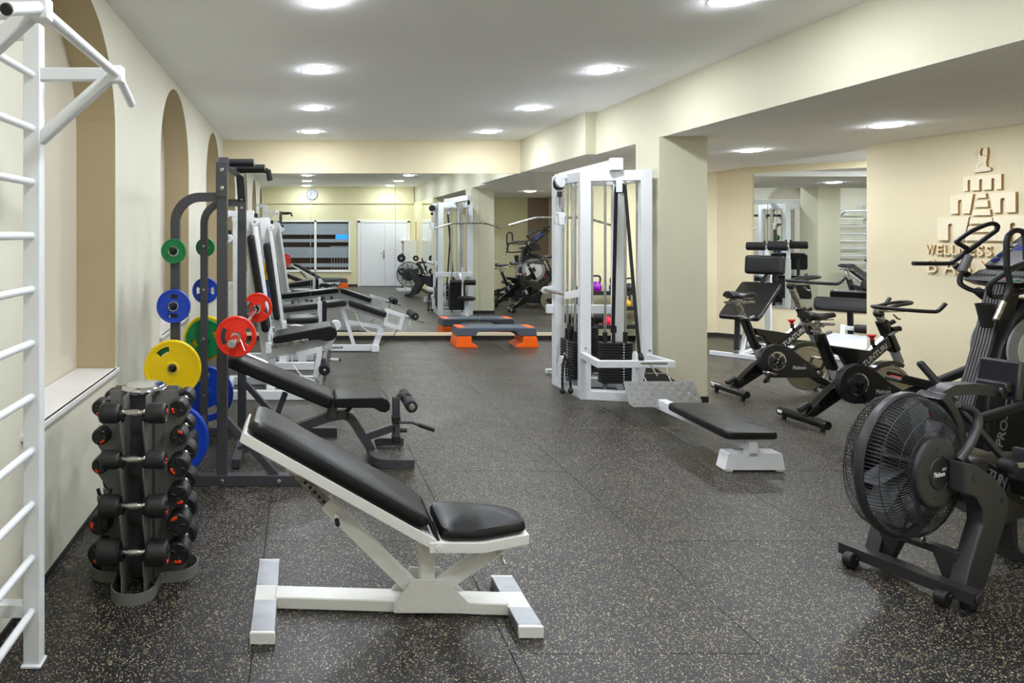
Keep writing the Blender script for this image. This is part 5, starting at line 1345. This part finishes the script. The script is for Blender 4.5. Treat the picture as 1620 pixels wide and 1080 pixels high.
# swinging arms, pedal arms and pedals
for y, p0, p1, pd in ((5.19, V(4.40, 5.19, 0.30), V(5.20, 5.19, 0.62), V(4.66, 5.19, 0.455)), (4.71, V(4.15, 4.71, 0.16), V(5.20, 4.71, 0.48), V(4.22, 4.71, 0.30))):
    G().bar(p0, p1, 0.05, 0.06, b=0.01).out('pedal_arm', GREYP, el)
    G().cyl((p0.x, y - 0.03, p0.z), (p0.x, y + 0.03, p0.z), 0.05, 20).bar((p0.x, y, p0.z), (p0.x - 0.02, y, 0.06), 0.04, 0.04).out('rear_roller', BLACKM, el)
    s = V(0.94, 0, -0.22).normalized() if y > 5 else V(0.97, 0, 0.12).normalized(); n = V(-s.z, 0, s.x)
    R = Matrix((s, V(0, 1, 0), n)).transposed()
    pe = G().box(pd, (0.36, 0.15, 0.035), R, b=0.01).box(pd + n * 0.03 + V(0, 0.068, 0), (0.34, 0.014, 0.04), R, b=0.005).box(pd + n * 0.03 - V(0, 0.068, 0), (0.34, 0.014, 0.04), R, b=0.005).out('pedal', BLACKM, el)
    G().box(pd + n * 0.021, (0.32, 0.11, 0.008), R, b=0.003).out('pedal_mat', LOGOOR, pe)

# ------------------------------------------------------------------ air rower
ro = thing('rowing_machine', 'dark grey air rowing machine with big caged fan at the right edge', 'rowing machine', (2.73, 3.097, 0), rot=math.radians(20.5))
L = dict(world=False)
FZ = 0.553
G().rect([(0.03, -0.25, 0.062), (0.03, 0.27, 0.062)], 0.075, 0.05, side=(1, 0, 0)).cyl((0.03, -0.25, 0.062), (0.03, -0.258, 0.062), 0.026, 16).out('stabilizer', GREYP, ro)
for y in (-0.16, 0.20):
    G().cyl((-0.035, y - 0.02, 0.036), (-0.035, y + 0.02, 0.036), 0.036, 22, 0.006).box((-0.005, y, 0.045), (0.05, 0.05, 0.02)).out('transport_wheel', RUBBER, ro)
for y in (-0.21, 0.24):
    G().cyl((0.045, y, 0.0), (0.045, y, 0.035), 0.028, 16, 0.004).out('levelling_foot', RUBBER, ro)
leg = [(0.055, 0.615), (0.12, 0.598), (0.26, 0.535), (0.36, 0.455), (0.385, 0.40), (0.37, 0.33), (0.20, 0.045), (0.04, 0.045), (0.10, 0.18), (0.185, 0.33), (0.185, 0.39), (0.13, 0.455), (0.05, 0.48)]
for s in (-1, 1):
    f = G().prism(leg, (0, s * 0.165, 0), (1, 0, 0), (0, 0, 1), 0.065, 0.012).out('fork_leg', GREYP, ro)
    for x, z in ((0.33, 0.42), (0.115, 0.545)):
        G().cyl((x, s * 0.197, z), (x, s * 0.2, z), 0.016, 18, 0.001).out('screw_cover', BLACKM, f)
G().prism([(-0.15, 0.06), (-0.15, 0.20), (0.15, 0.20), (0.15, 0.06), (0.10, 0.06), (0.06, 0.165), (-0.06, 0.165), (-0.10, 0.06)], (0.115, 0, 0), (0, 1, 0), (0, 0, 1), 0.05, 0.006).out('fork_bridge', GREYP, ro)
G().cyl((0.07, -0.04, 0.215), (0.07, 0.04, 0.215), 0.018, 14).out('bridge_bolt', STEEL, ro)
# cage: ring band, hubs, wires
G().lathe([(0.306, -0.016), (0.318, -0.019), (0.326, -0.012), (0.328, 0), (0.326, 0.012), (0.318, 0.019), (0.306, 0.016), (0.310, 0)], (0, 0, FZ), (0, 1, 0), 72, ring=True).out('fan_ring', GREYP, ro)
for s in (-1, 1):
    g = G()
    NW = 112
    for k in range(NW):
        a = 2 * PI * k / NW
        pts = []
        for r_, y_, tw in ((0.312, 0.012, 0), (0.305, 0.058, 0.0), (0.27, 0.092, 0.02), (0.205, 0.108, 0.06), (0.145, 0.112, 0.10)):
            pts.append((r_ * math.cos(a + tw), s * y_, FZ + r_ * math.sin(a + tw)))
        g.tube(pts, 0.0018, 4, caps=False)
    for r_, y_ in ((0.300, 0.070), (0.232, 0.103), (0.18, 0.110)):
        g.tube([(r_ * math.cos(2 * PI * k / 60), s * y_, FZ + r_ * math.sin(2 * PI * k / 60)) for k in range(60)], 0.0018, 5, closed=True)
    g.out('fan_guard', BLACKM, ro)['kind'] = 'stuff'
    h = G().lathe([(0, 0.10), (0.15, 0.10), (0.155, 0.105), (0.150, 0.125), (0.138, 0.132), (0.075, 0.132), (0.073, 0.129), (0.0, 0.129)], (0, 0, FZ), (0, s, 0), 48).out('hub_cover', GREYP, ro)
    for q in (100, 20, 255, 330):
        a = math.radians(q)
        G().cyl((0.108 * math.cos(a), s * 0.131, FZ + 0.108 * math.sin(a)), (0.108 * math.cos(a), s * 0.1335, FZ + 0.108 * math.sin(a)), 0.007, 12, 0).out('screw', BLACKM, h)
    G().lathe([(0, 0.129), (0.070, 0.129), (0.066, 0.134), (0, 0.134)], (0, 0, FZ), (0, s, 0), 40).out('badge', BLACKM, h)
    if s < 0:
        g = G(); text(g, 'Platinum', (-0.042, -0.1345, FZ - 0.012), (1, 0, 0), (0, 0, 1), 0.075, 0.022, 0.002); g.out('lettering', TRIMW, h)
        g = G().prism([(0, 0), (0.028, 0), (0.034, 0.012), (0.006, 0.012)], (0.012, -0.1348, FZ + 0.012), (1, 0, 0), (0, 0, 1), 0.001)
        text(g, 'PRO', (0.018, -0.1356, FZ + 0.0145), (1, 0, 0), (0, 0, 1), 0.022, 0.007, 0.001, shear=0.3); g.out('small_badge', SILVP, h)
G().cyl((0, -0.10, FZ), (0, 0.10, FZ), 0.075, 32).out('fan_drum', BLACKM, ro)
for k in range(12):
    a = 2 * PI * k / 12
    c, s = math.cos(a), math.sin(a)
    u = V(c, 0, s); w_ = V(-s, 0, c)
    q = [V(0, 0, FZ) + u * r_ + w_ * tw + V(0, y_, 0) for r_, tw, y_ in ((0.07, 0, -0.05), (0.27, 0.05, -0.045), (0.27, 0.05, 0.045), (0.07, 0, 0.05))]
    nn = (q[1] - q[0]).cross(q[3] - q[0]).normalized() * 0.0015
    G().add([p - nn for p in q] + [p + nn for p in q], [[3, 2, 1, 0], [4, 5, 6, 7], [0, 1, 5, 4], [1, 2, 6, 5], [2, 3, 7, 6], [3, 0, 4, 7]]).out('fan_blade', mat('dark translucent grey blade', (96, 98, 102), 0.3), ro)
# shroud, housing, near tube
sh = arc(0, FZ, 0.335, -22, 60, 14) + arc(0, FZ, 0.385, 55, -14, 14)
G().prism(sh, (0, 0, 0), (1, 0, 0), (0, 0, 1), 0.11, 0.012).out('shroud', GREYP, ro)
G().tube(bez([V(0.20, -0.10, 0.83), V(0.265, -0.125, 0.80), V(0.265, -0.14, 0.745), V(0.19, -0.145, 0.66), V(0.12, -0.14, 0.60)], 5), 0.017, 12).out('fan_stay', GREYP, ro)
ho = G().prism([(0.345, 0.55), (0.42, 0.56), (0.80, 0.40), (0.84, 0.34), (0.82, 0.23), (0.62, 0.215), (0.46, 0.29), (0.36, 0.35)], (0, 0, 0), (1, 0, 0), (0, 0, 1), 0.17, 0.018).out('housing', GREYP, ro)
sd = V(0.28, 0, -0.125).normalized(); su = V(-sd.z, 0, sd.x)
G().prism([(0, -0.012), (0.40, -0.012), (0.40, 0.085), (0, 0.085)], V(0.43, -0.087, 0.452), sd, su, 0.004).out('name_panel', BLACKG, ho)
g = G(); text(g, 'TUNTURI', V(0.445, -0.0905, 0.458), sd, su, 0.33, 0.055, 0.002, shear=0.12, bold=0.018); g.out('lettering', GREYT, ho)
G().rect([(0.20, 0, 0.80), (0.24, 0, 0.845), (0.33, 0, 0.868), (0.48, 0, 0.862), (0.70, 0, 0.83)], 0.06, 0.05).out('monitor_boom', GREYP, ro)
G().cyl((0.69, -0.05, 0.83), (0.69, 0.05, 0.83), 0.03, 18, 0.004).box((0.70, 0, 0.855), (0.05, 0.12, 0.05), b=0.006).out('monitor_joint', BLACKM, ro)
mo = G().box((0.755, 0.0, 0.885), (0.045, 0.165, 0.19), (0, 0.22, 0), b=0.010).out('monitor', GREYP, ro)
G().box((0.731, 0.0, 0.890), (0.004, 0.145, 0.165), (0, 0.22, 0), b=0.001).out('back_panel', SCREEN, mo)
G().box((0.779, 0.0, 0.880), (0.004, 0.13, 0.15), (0, 0.22, 0), b=0.001).out('display', SCREEN, mo)
hd2 = G().tube([V(0.347, 0.114, 0.963), V(0.442, -0.146, 0.579)], 0.017, 14).ell(V(0.347, 0.114, 0.963), (0.017, 0.017, 0.017), 12, 8).ell(V(0.442, -0.146, 0.579), (0.017, 0.017, 0.017), 12, 8).out('pull_handle', RUBBER, ro)
G().box((0.42, -0.02, 0.72), (0.05, 0.07, 0.11), (0, 0.2, 0)).out('handle_cradle', BLACKM, ro)
for s in (-1, 1):
    G().tube([(0.36, s * 0.205, 0.565), (0.60, s * 0.205, 0.545)], 0.014, 12).out('foot_bar', STEEL, ro)
    for x, z in ((0.345, 0.57), (0.60, 0.545)):
        G().cyl((x, s * 0.175, z), (x, s * 0.235, z), 0.031, 18, 0.012).out('foam_roll', FOAM, ro)
    G().prism([(0.56, 0.46), (0.60, 0.60), (0.63, 0.60), (0.68, 0.42), (0.66, 0.36), (0.60, 0.38)], (0, s * 0.16, 0), (1, 0, 0), (0, 0, 1), 0.10, 0.008).out('footrest', BLACKM, ro)
G().bar((0.78, 0, 0.30), (2.05, 0, 0.36), 0.07, 0.10, b=0.006).out('rail', STEEL, ro)
G().bar((2.03, 0, 0.34), (2.06, 0, 0.05), 0.06, 0.05).bar((2.06, -0.22, 0.03), (2.06, 0.22, 0.03), 0.05, 0.05).out('rear_leg', GREYP, ro)
G().bar((0.80, 0, 0.26), (0.82, 0, 0.05), 0.06, 0.05).bar((0.82, -0.15, 0.025), (0.82, 0.15, 0.025), 0.05, 0.05).out('mid_leg', GREYP, ro)
G().pad([(1.45, -0.16), (1.72, -0.15), (1.72, 0.15), (1.45, 0.16)], (0, 0, 0.42), (1, 0, 0), (0, 1, 0), 0.05, 0.01, 0.02).out('seat', LEATHER, ro)
G().box((1.58, 0, 0.395), (0.18, 0.12, 0.05)).out('seat_carriage', BLACKM, ro)

# ------------------------------------------------------------------ sit-up bench and back extension in the alcove
su_ = thing('sit_up_bench', 'white framed sit-up bench with black board and foam rollers at the slanted mirror', 'bench', (5.62, 8.74, 0), rot=math.atan2(0.66, 0.75))
# local x = away from the camera along the bench, y = towards the left
G().bar((0, -0.36, 0.03), (0, 0.36, 0.03), 0.06, 0.055).out('front_foot', WHITE, su_)
G().bar((0, 0, 0.05), (1.16, 0, 0.05), 0.05, 0.05).bar((1.16, -0.25, 0.03), (1.16, 0.25, 0.03), 0.06, 0.055).out('base_beam', WHITE, su_)
G().bar((1.16, 0.0, 0.05), (1.16, 0.0, 1.20), 0.07, 0.07).bar((1.10, 0, 1.20), (1.10, 0, 1.44), 0.05, 0.05).bar((1.16, 0, 1.20), (1.08, 0, 1.24), 0.05, 0.05).out('post', WHITE, su_)
G().bar((0.03, 0.0, 0.05), (0.30, 0.0, 0.62), 0.04, 0.045, up=(0, 1, 0)).out('brace', WHITE, su_)
G().bar((0.0, 0.05, 0.08), (0.05, 0.05, 0.60), 0.055, 0.055).out('front_leg', BLACKM, su_)
G().bar((0.0, 0.05, 0.055), (0.0, 0.05, 0.10), 0.06, 0.06).out('leg_sleeve', STEEL, su_)
bl = V(0.956, 0, 0.38).normalized()
G().pad([(-0.12, -0.22), (0.0, -0.235), (0.95, -0.235), (0.95, 0.235), (0.0, 0.235), (-0.12, 0.22)], (0, 0, 0.54), bl, (0, 1, 0), 0.055, 0.006, 0.022).out('board', LEATHER, su_)
G().pad([(-0.235, -0.13), (0.235, -0.13), (0.235, 0.13), (-0.235, 0.13)], (1.03, 0, 1.16), (0, -1, 0), (0.15, 0, 1), 0.08, 0.006, 0.03).out('head_pad', LEATHER, su_)
G().bar((0.9, 0, 0.92), (1.16, 0, 1.05), 0.05, 0.05).bar((1.04, -0.12, 0.95), (1.04, -0.12, 1.2), 0.04, 0.04).out('pad_arm', BLACKM, su_)
for s in (-1, 1):
    r_ = G().cyl((1.10, s * 0.012, 1.42), (1.10, s * 0.245, 1.42), 0.058, 24, 0.008).out('foam_roller', FOAM, su_)
    G().cyl((1.10, s * 0.245, 1.42), (1.10, s * 0.252, 1.42), 0.03, 16).out('roller_cap', STEEL, r_)
    G().cyl((1.10, s * 0.03, 1.475), (1.10, s * 0.03, 1.50), 0.014, 12).out('roller_pin', RUBBER, su_)

be = thing('back_extension_bench', 'white back extension bench with tread plate foot rest beneath the slanted mirror', 'bench', (7.0, 8.75, 0), rot=math.atan2(0.66, 0.75))
G().bar((-0.25, 0, 0.04), (0.55, 0, 0.04), 0.06, 0.06).bar((-0.25, -0.3, 0.03), (-0.25, 0.3, 0.03), 0.05, 0.05).bar((0.5, -0.3, 0.03), (0.5, 0.3, 0.03), 0.05, 0.05).out('base_frame', WHITE, be)
G().prism([(-0.28, 0), (0.28, 0), (0.28, 0.14), (0.2, 0.26), (-0.22, 0.26), (-0.28, 0.20)], (-0.12, 0.0, 0.10), (0, -1, 0), (0.5, 0, 0.8), 0.006, 0.001).out('tread_plate', TREAD, be)
G().bar((-0.05, 0.06, 0.05), (0.05, 0.06, 0.42), 0.05, 0.05).bar((0.05, 0.06, 0.38), (0.05, -0.1, 0.38), 0.05, 0.05).out('roller_arm', WHITE, be)
G().cyl((0.02, -0.06, 0.385), (0.02, -0.30, 0.385), 0.055, 24, 0.008).out('foam_roller', FOAM, be)
G().cyl((0.02, -0.30, 0.385), (0.02, -0.31, 0.385), 0.02, 14).out('roller_cap', STEEL, be)
G().bar((0.35, 0.03, 0.05), (0.28, 0.03, 0.60), 0.06, 0.06).out('post', BLACKM, be)
G().pad([(-0.36, -0.09), (0.36, -0.09), (0.36, 0.09), (-0.36, 0.09)], (0.18, 0.03, 0.655), (0, -1, 0), (0.35, 0, 0.9), 0.08, 0.006, 0.03).out('thigh_pad', LEATHER, be)
G().pad([(-0.2, -0.07), (0.2, -0.07), (0.2, 0.07), (-0.2, 0.07)], (0.40, -0.27, 0.90), (0, -1, 0), (0.2, 0, 0.95), 0.12, 0.006, 0.04).out('hip_pad', LEATHER, be)
G().bar((0.36, -0.20, 0.66), (0.42, -0.22, 0.86), 0.035, 0.035).cyl((0.33, -0.2, 0.80), (0.30, -0.2, 0.80), 0.022, 14).out('hip_pad_arm', STEEL, be)

# ------------------------------------------------------------------ relief sign on the right wall
SU = V(0, 0, 1)
def on(s, z, out=0.0):
    return Vector((5.88, 7.11, 0)) + SIGN_D * s + Vector((0, 0, z)) + SIGN_N * out
sg = thing('relief_sign', 'cream wooden relief sign of a stepped tower with lettering on the right wall', 'sign', tuple(on(1.1, 1.55)))
TH = 0.022
EDGE = mat('board side golden brown', (194, 156, 96), 0.6)  # darker golden brown for every side face of the boards
def brown_sides(o):
    """side faces get the golden brown, fronts and backs stay cream"""
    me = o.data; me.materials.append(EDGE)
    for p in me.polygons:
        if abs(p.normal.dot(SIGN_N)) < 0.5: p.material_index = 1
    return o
def block(poly, arches=()):
    """flat board; an arch is a doorway cut up from the lower edge: (s, width, top)"""
    g = G(); pts = list(poly)
    g.prism([(a, z) for a, z in pts], on(0, 0, TH / 2 + 0.004), SIGN_D, SU, TH, 0)
    return g
def arched(s0, s1, z0, z1, doors, slope0=0.0, slope1=0.0):
    p = [(s0, z1)]
    p += [(s0 + slope0, z0)]
    for c, w_, zt in doors:
        p += [(c - w_ / 2, z0)] + [(c + w_ / 2 * math.cos(math.radians(180 - q)), zt - w_ / 2 + w_ / 2 * math.sin(math.radians(q))) for q in range(0, 181, 20)] + [(c + w_ / 2, z0)]
    p += [(s1 + slope1, z0), (s1, z1)]
    return block(p)
arched(0.953, 1.259, 1.981, 2.110, [(1.005, 0.026, 2.078), (1.100, 0.026, 2.078), (1.196, 0.026, 2.078)]).out('tower_tier', LETTER, sg)
arched(0.844, 1.037, 1.779, 1.950, [(0.929, 0.036, 1.904)], 0, -0.028).out('tower_tier', LETTER, sg)
arched(1.166, 1.365, 1.779, 1.950, [(1.270, 0.036, 1.904)], 0.035, 0).out('tower_tier', LETTER, sg)
arched(0.730, 1.004, 1.535, 1.748, [(0.846, 0.040, 1.690)], 0, -0.045).out('tower_tier', LETTER, sg)
arched(1.192, 1.475, 1.535, 1.748, [(1.345, 0.040, 1.690)], 0.038, 0).out('tower_tier', LETTER, sg)
for z1, z0, a, b_ in ((1.950, 1.912, 1.066, 1.138), (1.886, 1.832, 1.051, 1.152), (1.809, 1.760, 1.034, 1.170), (1.737, 1.686, 1.014, 1.186), (1.662, 1.612, 0.998, 1.203), (1.590, 1.536, 0.98, 1.218)):
    k = (b_ - a) * 0.055
    block([(a, z1), (a - k, z0), (b_ + k, z0), (b_, z1)]).out('stair_step', LETTER, sg)
# winged seated lion on top: outline, then raised feathers and a leg line
gx = lambda x: 1.035 + (x - 320) / (600 - 320) * 0.143
gz = lambda y: 2.138 + (525 - y) / (525 - 145) * 0.214
gl = [(325, 525), (335, 480), (350, 440), (370, 400), (400, 360), (420, 340), (385, 315), (360, 285), (350, 255), (356, 235), (348, 205), (365, 210), (374, 165), (392, 172), (400, 150), (420, 148), (430, 158), (455, 150), (440, 180), (432, 215), (438, 255), (455, 280), (470, 270), (480, 240), (478, 200), (490, 170), (515, 155), (545, 150), (548, 185), (550, 220), (545, 260), (540, 320), (528, 370), (532, 420), (545, 450), (575, 458), (598, 470), (596, 510)]
G().prism([(gx(x), gz(y)) for x, y in gl], on(0, 0, TH / 2 + 0.004), SIGN_D, SU, TH, 0).out('winged_lion', LETTER, sg)
g = G()
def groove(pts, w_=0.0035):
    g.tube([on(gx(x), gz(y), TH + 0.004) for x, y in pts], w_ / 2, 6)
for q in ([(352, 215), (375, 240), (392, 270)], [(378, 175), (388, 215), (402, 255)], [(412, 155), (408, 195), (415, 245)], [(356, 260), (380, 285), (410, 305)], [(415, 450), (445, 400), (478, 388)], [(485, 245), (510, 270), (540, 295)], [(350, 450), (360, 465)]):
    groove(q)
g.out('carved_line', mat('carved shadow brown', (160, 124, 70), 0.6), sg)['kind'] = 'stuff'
def word(s, s0, z0, width, h, nm='letter'):
    """each letter its own board"""
    adv = {'W': 1.35, 'E': 0.82, 'L': 0.78, 'N': 1.1, 'S': 0.85, 'H': 1.1, 'O': 1.15, 'T': 0.9, 'B': 0.95, 'A': 1.1, 'Y': 1.0}
    gap = 0.16
    tot = sum(adv[c] for c in s) + gap * (len(s) - 1)
    k = width / tot; x = s0
    for c in s:
        g = G(); text(g, c, on(x, z0, 0.014), SIGN_D, SU, adv[c] * k * 0.92, h, 0.02)
        g.out(nm, LETTER, sg)
        x += (adv[c] + gap) * k
word('WELLNESS', 0.624, 1.403, 0.565, 0.087)
word('HOTEL', 1.262, 1.403, 0.32, 0.087)
def wide(s, s0, z0, pitch, w_, h):
    for i, c in enumerate(s):
        g = G(); text(g, c, on(s0 + i * pitch, z0, 0.014), SIGN_D, SU, w_ * (1.15 if c in 'AYO' else 0.9), h, 0.02)
        g.out('letter', LETTER, sg)
wide('BABYLON', 0.635, 1.232, 0.146, 0.095, 0.126)

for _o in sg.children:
    if _o.type == 'MESH' and 'kind' not in _o: brown_sides(_o)
for _o in bpy.data.objects:
    if '_w' in _o: del _o['_w']
